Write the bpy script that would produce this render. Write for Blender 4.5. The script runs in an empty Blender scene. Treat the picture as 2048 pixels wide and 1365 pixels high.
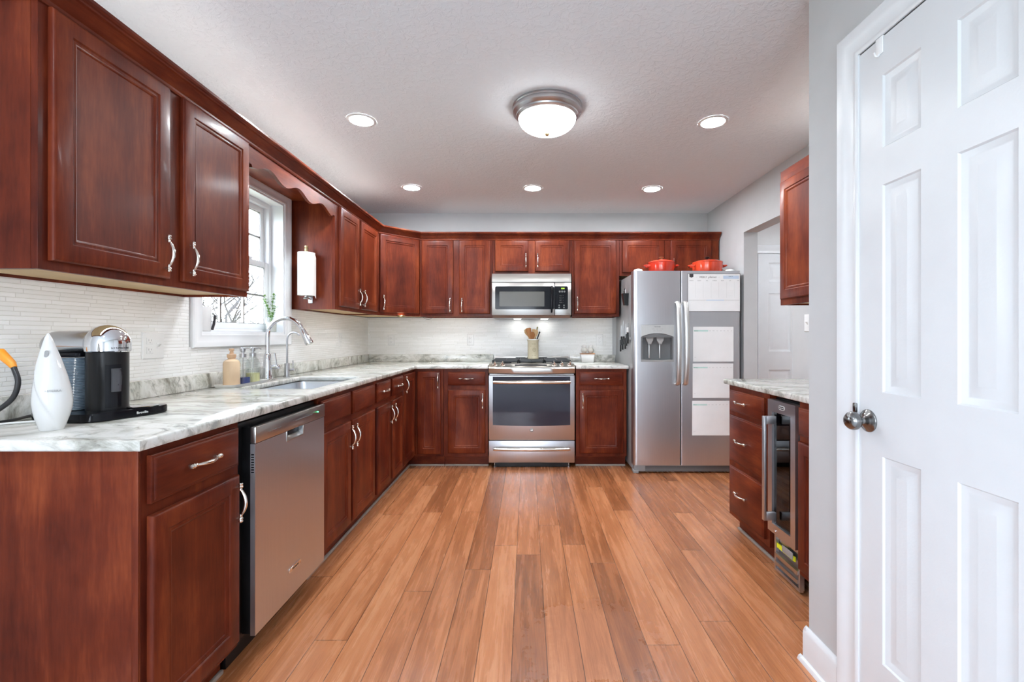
import bpy, bmesh, math, random
from mathutils import Vector, Matrix
PI = math.pi
random.seed(7)
SC = bpy.context.scene
COL = SC.collection

# ------------------------------------------------------------------ camera
cam_d = bpy.data.cameras.new('camera')
cam = bpy.data.objects.new('camera', cam_d); COL.objects.link(cam)
cam_d.sensor_width = 36.0
cam_d.lens = 918.0 / 2048 * 36.0
cam.location = (0, 0, 1.18); cam.rotation_euler = (PI/2, 0, 0)
cam_d.shift_x = -(1054 - 1024) / 2048.0
cam_d.shift_y = -(682.5 - 672) / 2048.0
cam_d.clip_start = 0.02
SC.camera = cam

# ------------------------------------------------------------------ world, exposure
SC.view_settings.view_transform = 'Standard'
SC.view_settings.look = 'None'
SC.view_settings.gamma = 1.0
SC.view_settings.exposure = 0.0
SC.view_settings.use_curve_mapping = False
SC.cycles.max_bounces = 10
SC.cycles.diffuse_bounces = 6
SC.cycles.glossy_bounces = 5
SC.cycles.transparent_max_bounces = 16
SC.cycles.sample_clamp_indirect = 6.0
SC.cycles.caustics_reflective = False
SC.cycles.caustics_refractive = False
world = bpy.data.worlds.new('overcast_sky'); SC.world = world
world.use_nodes = True
wn = world.node_tree
bg = wn.nodes['Background']
tc = wn.nodes.new('ShaderNodeTexCoord'); sp = wn.nodes.new('ShaderNodeSeparateXYZ')
rp = wn.nodes.new('ShaderNodeValToRGB')
wn.links.new(tc.outputs['Generated'], sp.inputs[0]); wn.links.new(sp.outputs[2], rp.inputs[0])
rp.color_ramp.elements[0].color = (1.00, 1.10, 1.22, 1); rp.color_ramp.elements[1].color = (0.52, 0.66, 0.86, 1)
wn.links.new(rp.outputs[0], bg.inputs[0])
bg.inputs[1].default_value = 11.2
CAN_POWER = 315.0      # emission of the recessed lamp lenses
DOME_POWER = 16.0
STRIP_FILL_POWER = 17.0
UNDER_FILL_POWER = 21.0
EXPO = 0.08
SC.view_settings.exposure = EXPO

# daylight portals: sampling guides in the real window openings (they emit nothing of their own)
def portal(x, y, z, w, h, rot):
    d = bpy.data.lights.new('window_portal', 'AREA'); d.shape = 'RECTANGLE'; d.size = w; d.size_y = h
    d.cycles.is_portal = True
    o = bpy.data.objects.new('window_portal', d); COL.objects.link(o)
    o.location = (x, y, z); o.rotation_euler = rot
portal(-1.80, 2.70, 1.625, 0.90, 0.80, (0, -PI/2, 0))
portal(-0.70, -3.62, 1.25, 1.9, 2.1, (-PI/2, 0, PI))
portal(-1.80, -1.60, 1.45, 1.5, 1.8, (0, -PI/2, 0))

# ------------------------------------------------------------------ materials
def mat(name):
    m = bpy.data.materials.new(name); m.use_nodes = True
    nt = m.node_tree
    return m, nt, nt.nodes['Principled BSDF']
def node(nt, typ, ins=None, **props):
    n = nt.nodes.new(typ)
    for k, v in props.items(): setattr(n, k, v)
    for k, v in (ins or {}).items():
        if isinstance(v, bpy.types.NodeSocket): nt.links.new(v, n.inputs[k])
        else: n.inputs[k].default_value = v
    return n
def mth(nt, op, a, b=None, c=None):
    ins = {0: a}
    if b is not None: ins[1] = b
    if c is not None: ins[2] = c
    return node(nt, 'ShaderNodeMath', ins, operation=op).outputs[0]
def ramp(nt, fac, stops):
    r = node(nt, 'ShaderNodeValToRGB', {0: fac})
    el = r.color_ramp.elements
    while len(el) < len(stops): el.new(0.5)
    for e, (p, c) in zip(el, stops):
        e.position = p; e.color = (*c, 1) if len(c) == 3 else c
    return r.outputs[0]
def mixc(nt, fac, a, b, mode='MIX'):
    n = node(nt, 'ShaderNodeMix', data_type='RGBA', blend_type=mode)
    for idx, v in ((0, fac), (6, a), (7, b)):
        if isinstance(v, bpy.types.NodeSocket): nt.links.new(v, n.inputs[idx])
        else: n.inputs[idx].default_value = v if idx == 0 else (*v, 1)
    return n.outputs[2]
def plain(name, col, rough=0.5, metal=0.0, coat=0.0, noise=0.0, spec=None, bump=0.0, bscale=80, trans=0.0, sss=0.0):
    m, nt, b = mat(name)
    b.inputs['Roughness'].default_value = rough; b.inputs['Metallic'].default_value = metal
    b.inputs['Coat Weight'].default_value = coat; b.inputs['Coat Roughness'].default_value = 0.08
    if spec is not None: b.inputs['Specular IOR Level'].default_value = spec
    if trans: b.inputs['Transmission Weight'].default_value = trans
    co = node(nt, 'ShaderNodeTexCoord').outputs['Object']
    n = node(nt, 'ShaderNodeTexNoise', {'Vector': co, 'Scale': 9.0, 'Detail': 4.0}).outputs['Fac']
    f = max(noise, 0.02)
    c0 = tuple(x * (1 - f) for x in col); c1 = tuple(min(1, x * (1 + f)) for x in col)
    nt.links.new(ramp(nt, n, [(0.3, c0), (0.7, c1)]), b.inputs['Base Color'])
    if bump:
        nb = node(nt, 'ShaderNodeTexNoise', {'Vector': co, 'Scale': float(bscale), 'Detail': 3.0}).outputs['Fac']
        bp = node(nt, 'ShaderNodeBump', {'Strength': bump, 'Distance': 0.002, 'Height': nb})
        nt.links.new(bp.outputs[0], b.inputs['Normal'])
    return m
def emis(name, col, strength):
    m, nt, b = mat(name)
    b.inputs['Base Color'].default_value = (*col, 1); b.inputs['Emission Color'].default_value = (*col, 1)
    b.inputs['Emission Strength'].default_value = strength
    return m

def wood(name, dark, mid, light, grain='z', rough=0.40, coat=0.07):
    m, nt, b = mat(name)
    co = node(nt, 'ShaderNodeTexCoord').outputs['Object']
    rnd = node(nt, 'ShaderNodeObjectInfo').outputs['Random']
    off = node(nt, 'ShaderNodeVectorMath', {0: (13.0, 7.0, 21.0), 3: rnd}, operation='SCALE').outputs[0]
    v = node(nt, 'ShaderNodeVectorMath', {0: co, 1: off}, operation='ADD').outputs[0]
    s = {'x': (0.12, 1, 1), 'y': (1, 0.12, 1), 'z': (1, 1, 0.12)}[grain]
    mp = node(nt, 'ShaderNodeMapping', {'Vector': v, 'Scale': s}).outputs[0]
    big = node(nt, 'ShaderNodeTexNoise', {'Vector': mp, 'Scale': 9.0, 'Detail': 5.0, 'Roughness': 0.6, 'Distortion': 0.6}).outputs['Fac']
    fine = node(nt, 'ShaderNodeTexNoise', {'Vector': mp, 'Scale': 120.0, 'Detail': 4.0, 'Roughness': 0.6}).outputs['Fac']
    blot = node(nt, 'ShaderNodeTexNoise', {'Vector': v, 'Scale': 5.0, 'Detail': 3.0}).outputs['Fac']
    f = mth(nt, 'ADD', mth(nt, 'MULTIPLY', big, 0.5), mth(nt, 'ADD', mth(nt, 'MULTIPLY', fine, 0.18), mth(nt, 'MULTIPLY', blot, 0.32)))
    c = ramp(nt, f, [(0.34, dark), (0.5, mid), (0.66, light)])
    nt.links.new(c, b.inputs['Base Color'])
    b.inputs['Roughness'].default_value = rough
    b.inputs['Specular IOR Level'].default_value = 0.16
    b.inputs['Coat Weight'].default_value = coat; b.inputs['Coat Roughness'].default_value = 0.14
    bp = node(nt, 'ShaderNodeBump', {'Strength': 0.05, 'Distance': 0.001, 'Height': fine})
    nt.links.new(bp.outputs[0], b.inputs['Normal'])
    return m
CH_D, CH_M, CH_L = (0.050, 0.0065, 0.0034), (0.122, 0.0195, 0.0072), (0.235, 0.049, 0.0155)
M = {}
M['cherry'] = wood('cherry_wood', CH_D, CH_M, CH_L, 'z')
M['cherry_h'] = wood('cherry_wood_horizontal', CH_D, CH_M, CH_L, 'x')
M['cherry_y'] = wood('cherry_wood_long', CH_D, CH_M, CH_L, 'y')
M['maple'] = wood('maple_underside', (0.52, 0.36, 0.18), (0.62, 0.44, 0.24), (0.72, 0.54, 0.32), 'x', 0.5, 0.0)
M['spoon'] = wood('spoon_wood', (0.30, 0.12, 0.04), (0.42, 0.18, 0.07), (0.52, 0.25, 0.10), 'z', 0.5, 0.0)
M['spoon_pale'] = wood('pale_spoon_wood', (0.48, 0.30, 0.14), (0.58, 0.38, 0.19), (0.68, 0.47, 0.26), 'z', 0.5, 0.0)

def m_granite():
    m, nt, b = mat('granite')
    co = node(nt, 'ShaderNodeTexCoord').outputs['Object']
    warp = node(nt, 'ShaderNodeTexNoise', {'Vector': co, 'Scale': 2.2, 'Detail': 3.0}).outputs['Color']
    wv = node(nt, 'ShaderNodeVectorMath', {0: warp, 3: 0.35}, operation='SCALE').outputs[0]
    v = node(nt, 'ShaderNodeVectorMath', {0: co, 1: wv}, operation='ADD').outputs[0]
    mp = node(nt, 'ShaderNodeMapping', {'Vector': v, 'Rotation': (0.5, 0.35, 0.62), 'Scale': (1.0, 3.6, 2.4)}).outputs[0]
    n1 = node(nt, 'ShaderNodeTexNoise', {'Vector': mp, 'Scale': 2.6, 'Detail': 10.0, 'Roughness': 0.68, 'Distortion': 0.4}).outputs['Fac']
    c1 = ramp(nt, n1, [(0.33, (0.26, 0.25, 0.22)), (0.42, (0.48, 0.475, 0.44)), (0.49, (0.68, 0.675, 0.65)), (0.60, (0.79, 0.79, 0.78))])
    n2 = node(nt, 'ShaderNodeTexNoise', {'Vector': mp, 'Scale': 7.0, 'Detail': 9.0, 'Roughness': 0.72, 'Distortion': 0.9}).outputs['Fac']
    vein = ramp(nt, n2, [(0.38, (0.16, 0.16, 0.15)), (0.455, (0.80, 0.78, 0.74)), (0.52, (1, 1, 1))])
    gn = node(nt, 'ShaderNodeTexNoise', {'Vector': co, 'Scale': 3.0, 'Detail': 2.0}).outputs['Fac']
    tint = ramp(nt, gn, [(0.40, (0.96, 0.985, 0.955)), (0.6, (1, 0.99, 0.97))])
    c = mixc(nt, 0.55, c1, vein, 'MULTIPLY'); c = mixc(nt, 1.0, c, tint, 'MULTIPLY')
    nt.links.new(c, b.inputs['Base Color'])
    b.inputs['Roughness'].default_value = 0.12
    return m
M['granite'] = m_granite()

def m_tile(name, axis):
    m, nt, b = mat(name)
    co = node(nt, 'ShaderNodeTexCoord').outputs['Object']
    s = node(nt, 'ShaderNodeSeparateXYZ', {0: co})
    a, z = s.outputs[axis], s.outputs[2]
    H = 0.0148
    r = mth(nt, 'DIVIDE', z, H); row = mth(nt, 'FLOOR', r); fz = mth(nt, 'FRACT', r)
    wn_ = node(nt, 'ShaderNodeTexWhiteNoise', {'W': row}, noise_dimensions='1D').outputs['Value']
    L = mth(nt, 'ADD', 0.10, mth(nt, 'MULTIPLY', wn_, 0.07))
    q = mth(nt, 'ADD', mth(nt, 'DIVIDE', a, L), mth(nt, 'MULTIPLY', wn_, 17.3))
    cell = mth(nt, 'FLOOR', q); fa = mth(nt, 'FRACT', q)
    dz = mth(nt, 'MULTIPLY', mth(nt, 'MINIMUM', fz, mth(nt, 'SUBTRACT', 1.0, fz)), H)
    da = mth(nt, 'MULTIPLY', mth(nt, 'MINIMUM', fa, mth(nt, 'SUBTRACT', 1.0, fa)), L)
    d = mth(nt, 'MINIMUM', dz, da)
    h = node(nt, 'ShaderNodeMapRange', {0: d, 1: 0.0003, 2: 0.0018}, interpolation_type='SMOOTHSTEP').outputs[0]
    cv = node(nt, 'ShaderNodeCombineXYZ', {0: cell, 1: row}).outputs[0]
    rn = node(nt, 'ShaderNodeTexWhiteNoise', {'Vector': cv}, noise_dimensions='2D').outputs['Value']
    col = ramp(nt, rn, [(0.0, (0.82, 0.82, 0.80)), (1.0, (0.89, 0.89, 0.88))])
    col = mixc(nt, h, (0.70, 0.69, 0.66), col)
    nt.links.new(col, b.inputs['Base Color'])
    b.inputs['Roughness'].default_value = 0.32
    tilt = mth(nt, 'MULTIPLY', mth(nt, 'MULTIPLY', rn, fa), 0.5)
    wob = node(nt, 'ShaderNodeTexNoise', {'Vector': co, 'Scale': 60.0, 'Detail': 2.0}).outputs['Fac']
    hh = mth(nt, 'ADD', h, mth(nt, 'ADD', tilt, mth(nt, 'MULTIPLY', wob, 0.35)))
    bp = node(nt, 'ShaderNodeBump', {'Strength': 0.55, 'Distance': 0.0012, 'Height': hh})
    nt.links.new(bp.outputs[0], b.inputs['Normal'])
    return m
M['tile_y'] = m_tile('linear_mosaic_left', 1)
M['tile_x'] = m_tile('linear_mosaic_back', 0)

def m_floor():
    m, nt, b = mat('bamboo_planks')
    co = node(nt, 'ShaderNodeTexCoord').outputs['Object']
    s = node(nt, 'ShaderNodeSeparateXYZ', {0: co})
    W, L = 0.128, 1.83
    r = mth(nt, 'DIVIDE', mth(nt, 'ADD', s.outputs[0], 0.055), W); row = mth(nt, 'FLOOR', r); fx = mth(nt, 'FRACT', r)
    wr = node(nt, 'ShaderNodeTexWhiteNoise', {'W': row}, noise_dimensions='1D').outputs['Value']
    q = mth(nt, 'ADD', mth(nt, 'DIVIDE', s.outputs[1], L), mth(nt, 'MULTIPLY', wr, 9.7))
    cell = mth(nt, 'FLOOR', q); fy = mth(nt, 'FRACT', q)
    cv = node(nt, 'ShaderNodeCombineXYZ', {0: row, 1: cell}).outputs[0]
    wn2 = node(nt, 'ShaderNodeTexWhiteNoise', {'Vector': cv}, noise_dimensions='2D')
    rn = wn2.outputs['Value']
    dx = mth(nt, 'MULTIPLY', mth(nt, 'MINIMUM', fx, mth(nt, 'SUBTRACT', 1.0, fx)), W)
    dy = mth(nt, 'MULTIPLY', mth(nt, 'MINIMUM', fy, mth(nt, 'SUBTRACT', 1.0, fy)), L)
    d = mth(nt, 'MINIMUM', dx, dy)
    gap = node(nt, 'ShaderNodeMapRange', {0: d, 1: 0.0004, 2: 0.0018}, interpolation_type='SMOOTHSTEP').outputs[0]
    off = node(nt, 'ShaderNodeVectorMath', {0: wn2.outputs['Color'], 3: 40.0}, operation='SCALE').outputs[0]
    v = node(nt, 'ShaderNodeVectorMath', {0: co, 1: off}, operation='ADD').outputs[0]
    mp = node(nt, 'ShaderNodeMapping', {'Vector': v, 'Scale': (1, 0.055, 1)}).outputs[0]
    g1 = node(nt, 'ShaderNodeTexNoise', {'Vector': mp, 'Scale': 30.0, 'Detail': 6.0, 'Roughness': 0.65, 'Distortion': 0.5}).outputs['Fac']
    g2 = node(nt, 'ShaderNodeTexNoise', {'Vector': mp, 'Scale': 190.0, 'Detail': 3.0, 'Roughness': 0.6}).outputs['Fac']
    bl = node(nt, 'ShaderNodeTexNoise', {'Vector': mp, 'Scale': 8.0, 'Detail': 3.0}).outputs['Fac']
    f = mth(nt, 'ADD', mth(nt, 'MULTIPLY', g1, 0.46), mth(nt, 'ADD', mth(nt, 'MULTIPLY', g2, 0.22), mth(nt, 'MULTIPLY', bl, 0.22)))
    f = mth(nt, 'ADD', f, mth(nt, 'MULTIPLY', mth(nt, 'SUBTRACT', rn, 0.42), 0.18))
    col = ramp(nt, f, [(0.28, (0.17, 0.052, 0.018)), (0.42, (0.36, 0.125, 0.046)), (0.52, (0.51, 0.195, 0.080)), (0.66, (0.64, 0.290, 0.135))])
    # worn amber blotch where the finish has gone
    st = node(nt, 'ShaderNodeTexNoise', {'Vector': co, 'Scale': 6.0, 'Detail': 6.0, 'Roughness': 0.7}).outputs['Fac']
    ds = node(nt, 'ShaderNodeVectorMath', {0: co, 1: (0.24, 1.78, 0.0)}, operation='DISTANCE').outputs['Value']
    sm = mth(nt, 'SUBTRACT', mth(nt, 'MULTIPLY', st, 0.62), ds)
    sm = node(nt, 'ShaderNodeMapRange', {0: sm, 1: 0.05, 2: 0.16}).outputs[0]
    col = mixc(nt, mth(nt, 'MULTIPLY', sm, 0.35), col, (0.36, 0.11, 0.035))
    col = mixc(nt, gap, (0.05, 0.018, 0.008), col)
    nt.links.new(col, b.inputs['Base Color'])
    rr = mth(nt, 'ADD', 0.20, mth(nt, 'MULTIPLY', g1, 0.14))
    rr = mth(nt, 'ADD', rr, mth(nt, 'MULTIPLY', sm, 0.2))
    nt.links.new(rr, b.inputs['Roughness'])
    b.inputs['Specular IOR Level'].default_value = 0.6
    wav = node(nt, 'ShaderNodeTexNoise', {'Vector': node(nt, 'ShaderNodeMapping', {'Vector': v, 'Scale': (1, 0.12, 1)}).outputs[0], 'Scale': 34.0, 'Detail': 2.0}).outputs['Fac']
    hh = mth(nt, 'ADD', mth(nt, 'MULTIPLY', gap, 0.6), mth(nt, 'ADD', mth(nt, 'MULTIPLY', wav, 0.45), mth(nt, 'MULTIPLY', g2, 0.06)))
    bp = node(nt, 'ShaderNodeBump', {'Strength': 0.35, 'Distance': 0.0016, 'Height': hh})
    nt.links.new(bp.outputs[0], b.inputs['Normal'])
    return m
M['floor'] = m_floor()

def m_ceiling():
    m, nt, b = mat('knockdown_ceiling')
    co = node(nt, 'ShaderNodeTexCoord').outputs['Object']
    n = node(nt, 'ShaderNodeTexNoise', {'Vector': co, 'Scale': 32.0, 'Detail': 4.0, 'Roughness': 0.6, 'Distortion': 0.7}).outputs['Fac']
    h = node(nt, 'ShaderNodeMapRange', {0: n, 1: 0.44, 2: 0.60}, interpolation_type='SMOOTHSTEP').outputs[0]
    bp = node(nt, 'ShaderNodeBump', {'Strength': 0.42, 'Distance': 0.0025, 'Height': h})
    nt.links.new(bp.outputs[0], b.inputs['Normal'])
    nt.links.new(ramp(nt, n, [(0, (0.79, 0.82, 0.85)), (1, (0.83, 0.86, 0.89))]), b.inputs['Base Color'])
    b.inputs['Roughness'].default_value = 0.9
    return m
M['ceiling'] = m_ceiling()

def m_steel(name, col, rough=0.27, axis='z', metal=1.0, amt=0.12):
    m, nt, b = mat(name)
    co = node(nt, 'ShaderNodeTexCoord').outputs['Object']
    sc = {'z': (900, 900, 4), 'x': (4, 900, 900)}[axis]
    mp = node(nt, 'ShaderNodeMapping', {'Vector': co, 'Scale': sc}).outputs[0]
    n = node(nt, 'ShaderNodeTexNoise', {'Vector': mp, 'Scale': 1.0, 'Detail': 2.0}).outputs['Fac']
    bl = node(nt, 'ShaderNodeTexNoise', {'Vector': co, 'Scale': 3.5, 'Detail': 3.0}).outputs['Fac']
    nt.links.new(ramp(nt, n, [(0.2, tuple(c * 0.94 for c in col)), (0.8, tuple(min(1, c * 1.06) for c in col))]), b.inputs['Base Color'])
    nt.links.new(mth(nt, 'ADD', rough - 0.03, mth(nt, 'ADD', mth(nt, 'MULTIPLY', n, amt * 0.2), mth(nt, 'MULTIPLY', bl, amt * 0.5))), b.inputs['Roughness'])
    b.inputs['Metallic'].default_value = metal
    b.inputs['Anisotropic'].default_value = 0.5
    return m
M['steel'] = m_steel('brushed_steel', (0.60, 0.605, 0.63), 0.33)
M['steel_h'] = m_steel('brushed_steel_horizontal', (0.53, 0.51, 0.48), 0.30, 'x', amt=0.03)
M['steel_dark'] = m_steel('dark_steel', (0.30, 0.29, 0.28), 0.3)
M['sink_steel'] = m_steel('sink_steel', (0.72, 0.74, 0.77), 0.30)
M['nickel'] = plain('satin_nickel', (0.76, 0.72, 0.66), 0.20, 1.0)
M['chrome'] = plain('chrome', (0.80, 0.81, 0.83), 0.05, 1.0)
M['pewter'] = plain('pewter_knob', (0.24, 0.24, 0.24), 0.22, 1.0)
M['fix_nickel'] = plain('brushed_fixture', (0.50, 0.50, 0.51), 0.30, 1.0)
M['brass'] = plain('aged_brass', (0.55, 0.44, 0.24), 0.3, 1.0)
M['fridge_side'] = plain('grey_enamel', (0.36, 0.365, 0.37), 0.40, 0.35)
M['grey_plastic'] = plain('grey_plastic', (0.33, 0.33, 0.325), 0.42)
M['cavity'] = plain('cavity_grey', (0.16, 0.165, 0.17), 0.35)
M['light_steel'] = m_steel('dispenser_silver', (0.62, 0.61, 0.59), 0.40)
M['black'] = plain('black_plastic', (0.009, 0.009, 0.010), 0.30, spec=0.3)
M['black_gloss'] = plain('black_gloss', (0.006, 0.006, 0.008), 0.10, spec=0.22)
M['black_glass'] = plain('black_glass', (0.018, 0.018, 0.024), 0.04, spec=0.9, coat=0.5)
M['oven_glass'] = plain('oven_glass', (0.030, 0.030, 0.046), 0.05, spec=0.38)
M['mw_mesh'] = plain('microwave_screen', (0.085, 0.082, 0.072), 0.22, spec=0.3)
M['iron'] = plain('cast_iron', (0.028, 0.030, 0.032), 0.45, bump=0.2)
M['white_plastic'] = plain('white_plastic', (0.80, 0.80, 0.79), 0.30)
M['pearl'] = plain('pearl_gloss', (0.66, 0.655, 0.645), 0.10, coat=0.6)
M['white_gloss'] = plain('white_gloss', (0.82, 0.81, 0.79), 0.12, coat=0.4)
M['white_shade'] = plain('warm_white_gloss', (0.76, 0.74, 0.71), 0.16, coat=0.4)
M['paper'] = plain('paper', (0.84, 0.84, 0.84), 0.6)
M['towel'] = plain('paper_towel', (0.86, 0.84, 0.80), 0.85, bump=0.5, bscale=140)
M['wall'] = plain('grey_wall_paint', (0.54, 0.545, 0.55), 0.65, noise=0.012, bump=0.08, bscale=220)
M['hallwall'] = plain('light_hall_paint', (0.72, 0.72, 0.72), 0.65)
M['trim'] = plain('white_trim_paint', (0.74, 0.755, 0.775), 0.28)
M['vinyl'] = plain('white_vinyl', (0.88, 0.89, 0.90), 0.30)
M['doorpaint'] = plain('white_door_paint', (0.70, 0.715, 0.735), 0.30, bump=0.10, bscale=160)
M['red'] = plain('red_enamel', (0.62, 0.042, 0.020), 0.12, coat=0.7, noise=0.04)
M['orange_red'] = plain('flame_enamel', (0.66, 0.060, 0.022), 0.12, coat=0.7, noise=0.04)
M['stoneware'] = plain('stoneware', (0.62, 0.55, 0.38), 0.35, noise=0.10)
M['ceramic'] = plain('grey_ceramic', (0.62, 0.60, 0.55), 0.3)
M['stamp'] = plain('stamp_ink', (0.30, 0.24, 0.14), 0.6)
M['soap_peach'] = plain('peach_lotion', (0.78, 0.58, 0.38), 0.25)
M['tan_cap'] = plain('tan_pump', (0.62, 0.40, 0.24), 0.4)
M['soap_blue'] = plain('blue_soap', (0.03, 0.05, 0.20), 0.15)
M['soap_yellow'] = plain('yellow_soap', (0.74, 0.70, 0.36), 0.15)
M['ink'] = plain('ink', (0.035, 0.03, 0.035), 0.6)
M['grey_ink'] = plain('grey_ink', (0.36, 0.36, 0.36), 0.6)
M['pale_ink'] = plain('pale_line_ink', (0.66, 0.66, 0.65), 0.6)
M['blue_print'] = plain('pale_blue_print', (0.55, 0.66, 0.80), 0.6)
M['teal_print'] = plain('pale_teal_print', (0.50, 0.72, 0.66), 0.6)
M['orange'] = plain('orange_rubber', (0.85, 0.30, 0.02), 0.4)
M['rubber'] = plain('black_rubber', (0.02, 0.02, 0.022), 0.4)
M['yellow_tag'] = plain('yellow_tag', (0.80, 0.85, 0.02), 0.5)
M['leaf'] = plain('leaf', (0.16, 0.30, 0.07), 0.5, noise=0.3)
M['olive'] = plain('olive_handle', (0.22, 0.20, 0.07), 0.5)
M['key_grey'] = plain('key_grey', (0.13, 0.13, 0.125), 0.5)
M['bark'] = plain('wet_bark', (0.055, 0.050, 0.046), 0.9, noise=0.25)
M['lawn'] = plain('winter_lawn', (0.42, 0.42, 0.30), 0.95, noise=0.2)
M['dust_grey'] = plain('grey_shoe_moulding', (0.36, 0.32, 0.28), 0.6, noise=0.1)
M['tank'] = plain('tinted_tank', (0.13, 0.17, 0.21), 0.10, spec=0.8, coat=0.5)
M['silver_paint'] = plain('silver_shell', (0.52, 0.53, 0.55), 0.22, 0.9)
M['can_lens'] = emis('led_lens', (0.94, 1.0, 1.05), CAN_POWER)
M['led_green'] = emis('green_led', (0.10, 1.0, 0.35), 5.0)
M['strip'] = emis('added_strip_glow', (1.0, 0.97, 0.92), STRIP_FILL_POWER)  # glow of the fill strips added above the side cabinets
M['strip_back'] = emis('added_strip_glow_back', (1.0, 0.98, 0.95), 4.5)  # weaker glow for the fill strip added above the back cabinets
M['understrip'] = emis('added_under_strip_glow', (1.0, 0.98, 0.94), UNDER_FILL_POWER)  # glow of the fill strips added under the cabinets
M['rug'] = plain('pale_bounce_rug', (0.76, 0.79, 0.82), 0.95, noise=0.03, bump=0.4, bscale=200)  # reflector rug added out of view, tinted cool against the warm floor bounce
M['digits'] = emis('green_digits', (0.45, 1.0, 0.05), 2.2)
M['mw_lamp'] = emis('cooktop_lamp', (1.0, 0.98, 0.94), 20.0)
M['puck'] = emis('puck_lamp', (1.0, 0.85, 0.6), 12.0)

def m_glass(name, tint=(1, 1, 1), refl=0.9, rough=0.01):
    m = bpy.data.materials.new(name); m.use_nodes = True; nt = m.node_tree; nt.nodes.clear()
    out = node(nt, 'ShaderNodeOutputMaterial')
    t = node(nt, 'ShaderNodeBsdfTransparent', {0: (*tint, 1)})
    g = node(nt, 'ShaderNodeBsdfGlossy', {'Color': (refl, refl, refl, 1), 'Roughness': rough})
    ge = node(nt, 'ShaderNodeNewGeometry')
    c = mth(nt, 'ABSOLUTE', node(nt, 'ShaderNodeVectorMath', {0: ge.outputs['Normal'], 1: ge.outputs['Incoming']}, operation='DOT_PRODUCT').outputs['Value'])
    f = mth(nt, 'ADD', 0.04, mth(nt, 'MULTIPLY', 0.96, mth(nt, 'POWER', mth(nt, 'SUBTRACT', 1.0, c), 5.0)))
    mx = node(nt, 'ShaderNodeMixShader', {0: f, 1: t.outputs[0], 2: g.outputs[0]})
    nt.links.new(mx.outputs[0], out.inputs[0])
    return m
M['glass'] = m_glass('clear_glass')
M['dark_glass'] = m_glass('smoked_glass', (0.20, 0.18, 0.17))
M['bottle_glass'] = m_glass('bottle_glass', (0.93, 0.95, 0.94))
def m_dome():
    m, nt, b = mat('alabaster_glass')
    co = node(nt, 'ShaderNodeTexCoord').outputs['Object']
    n = node(nt, 'ShaderNodeTexNoise', {'Vector': co, 'Scale': 9.0, 'Detail': 3.0, 'Distortion': 1.0}).outputs['Fac']
    c = ramp(nt, n, [(0.35, (0.84, 0.89, 0.92)), (0.65, (0.93, 0.98, 1.0))])
    nt.links.new(c, b.inputs['Base Color']); nt.links.new(c, b.inputs['Emission Color'])
    b.inputs['Emission Strength'].default_value = DOME_POWER; b.inputs['Roughness'].default_value = 0.2
    return m
M['dome'] = m_dome()

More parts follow.
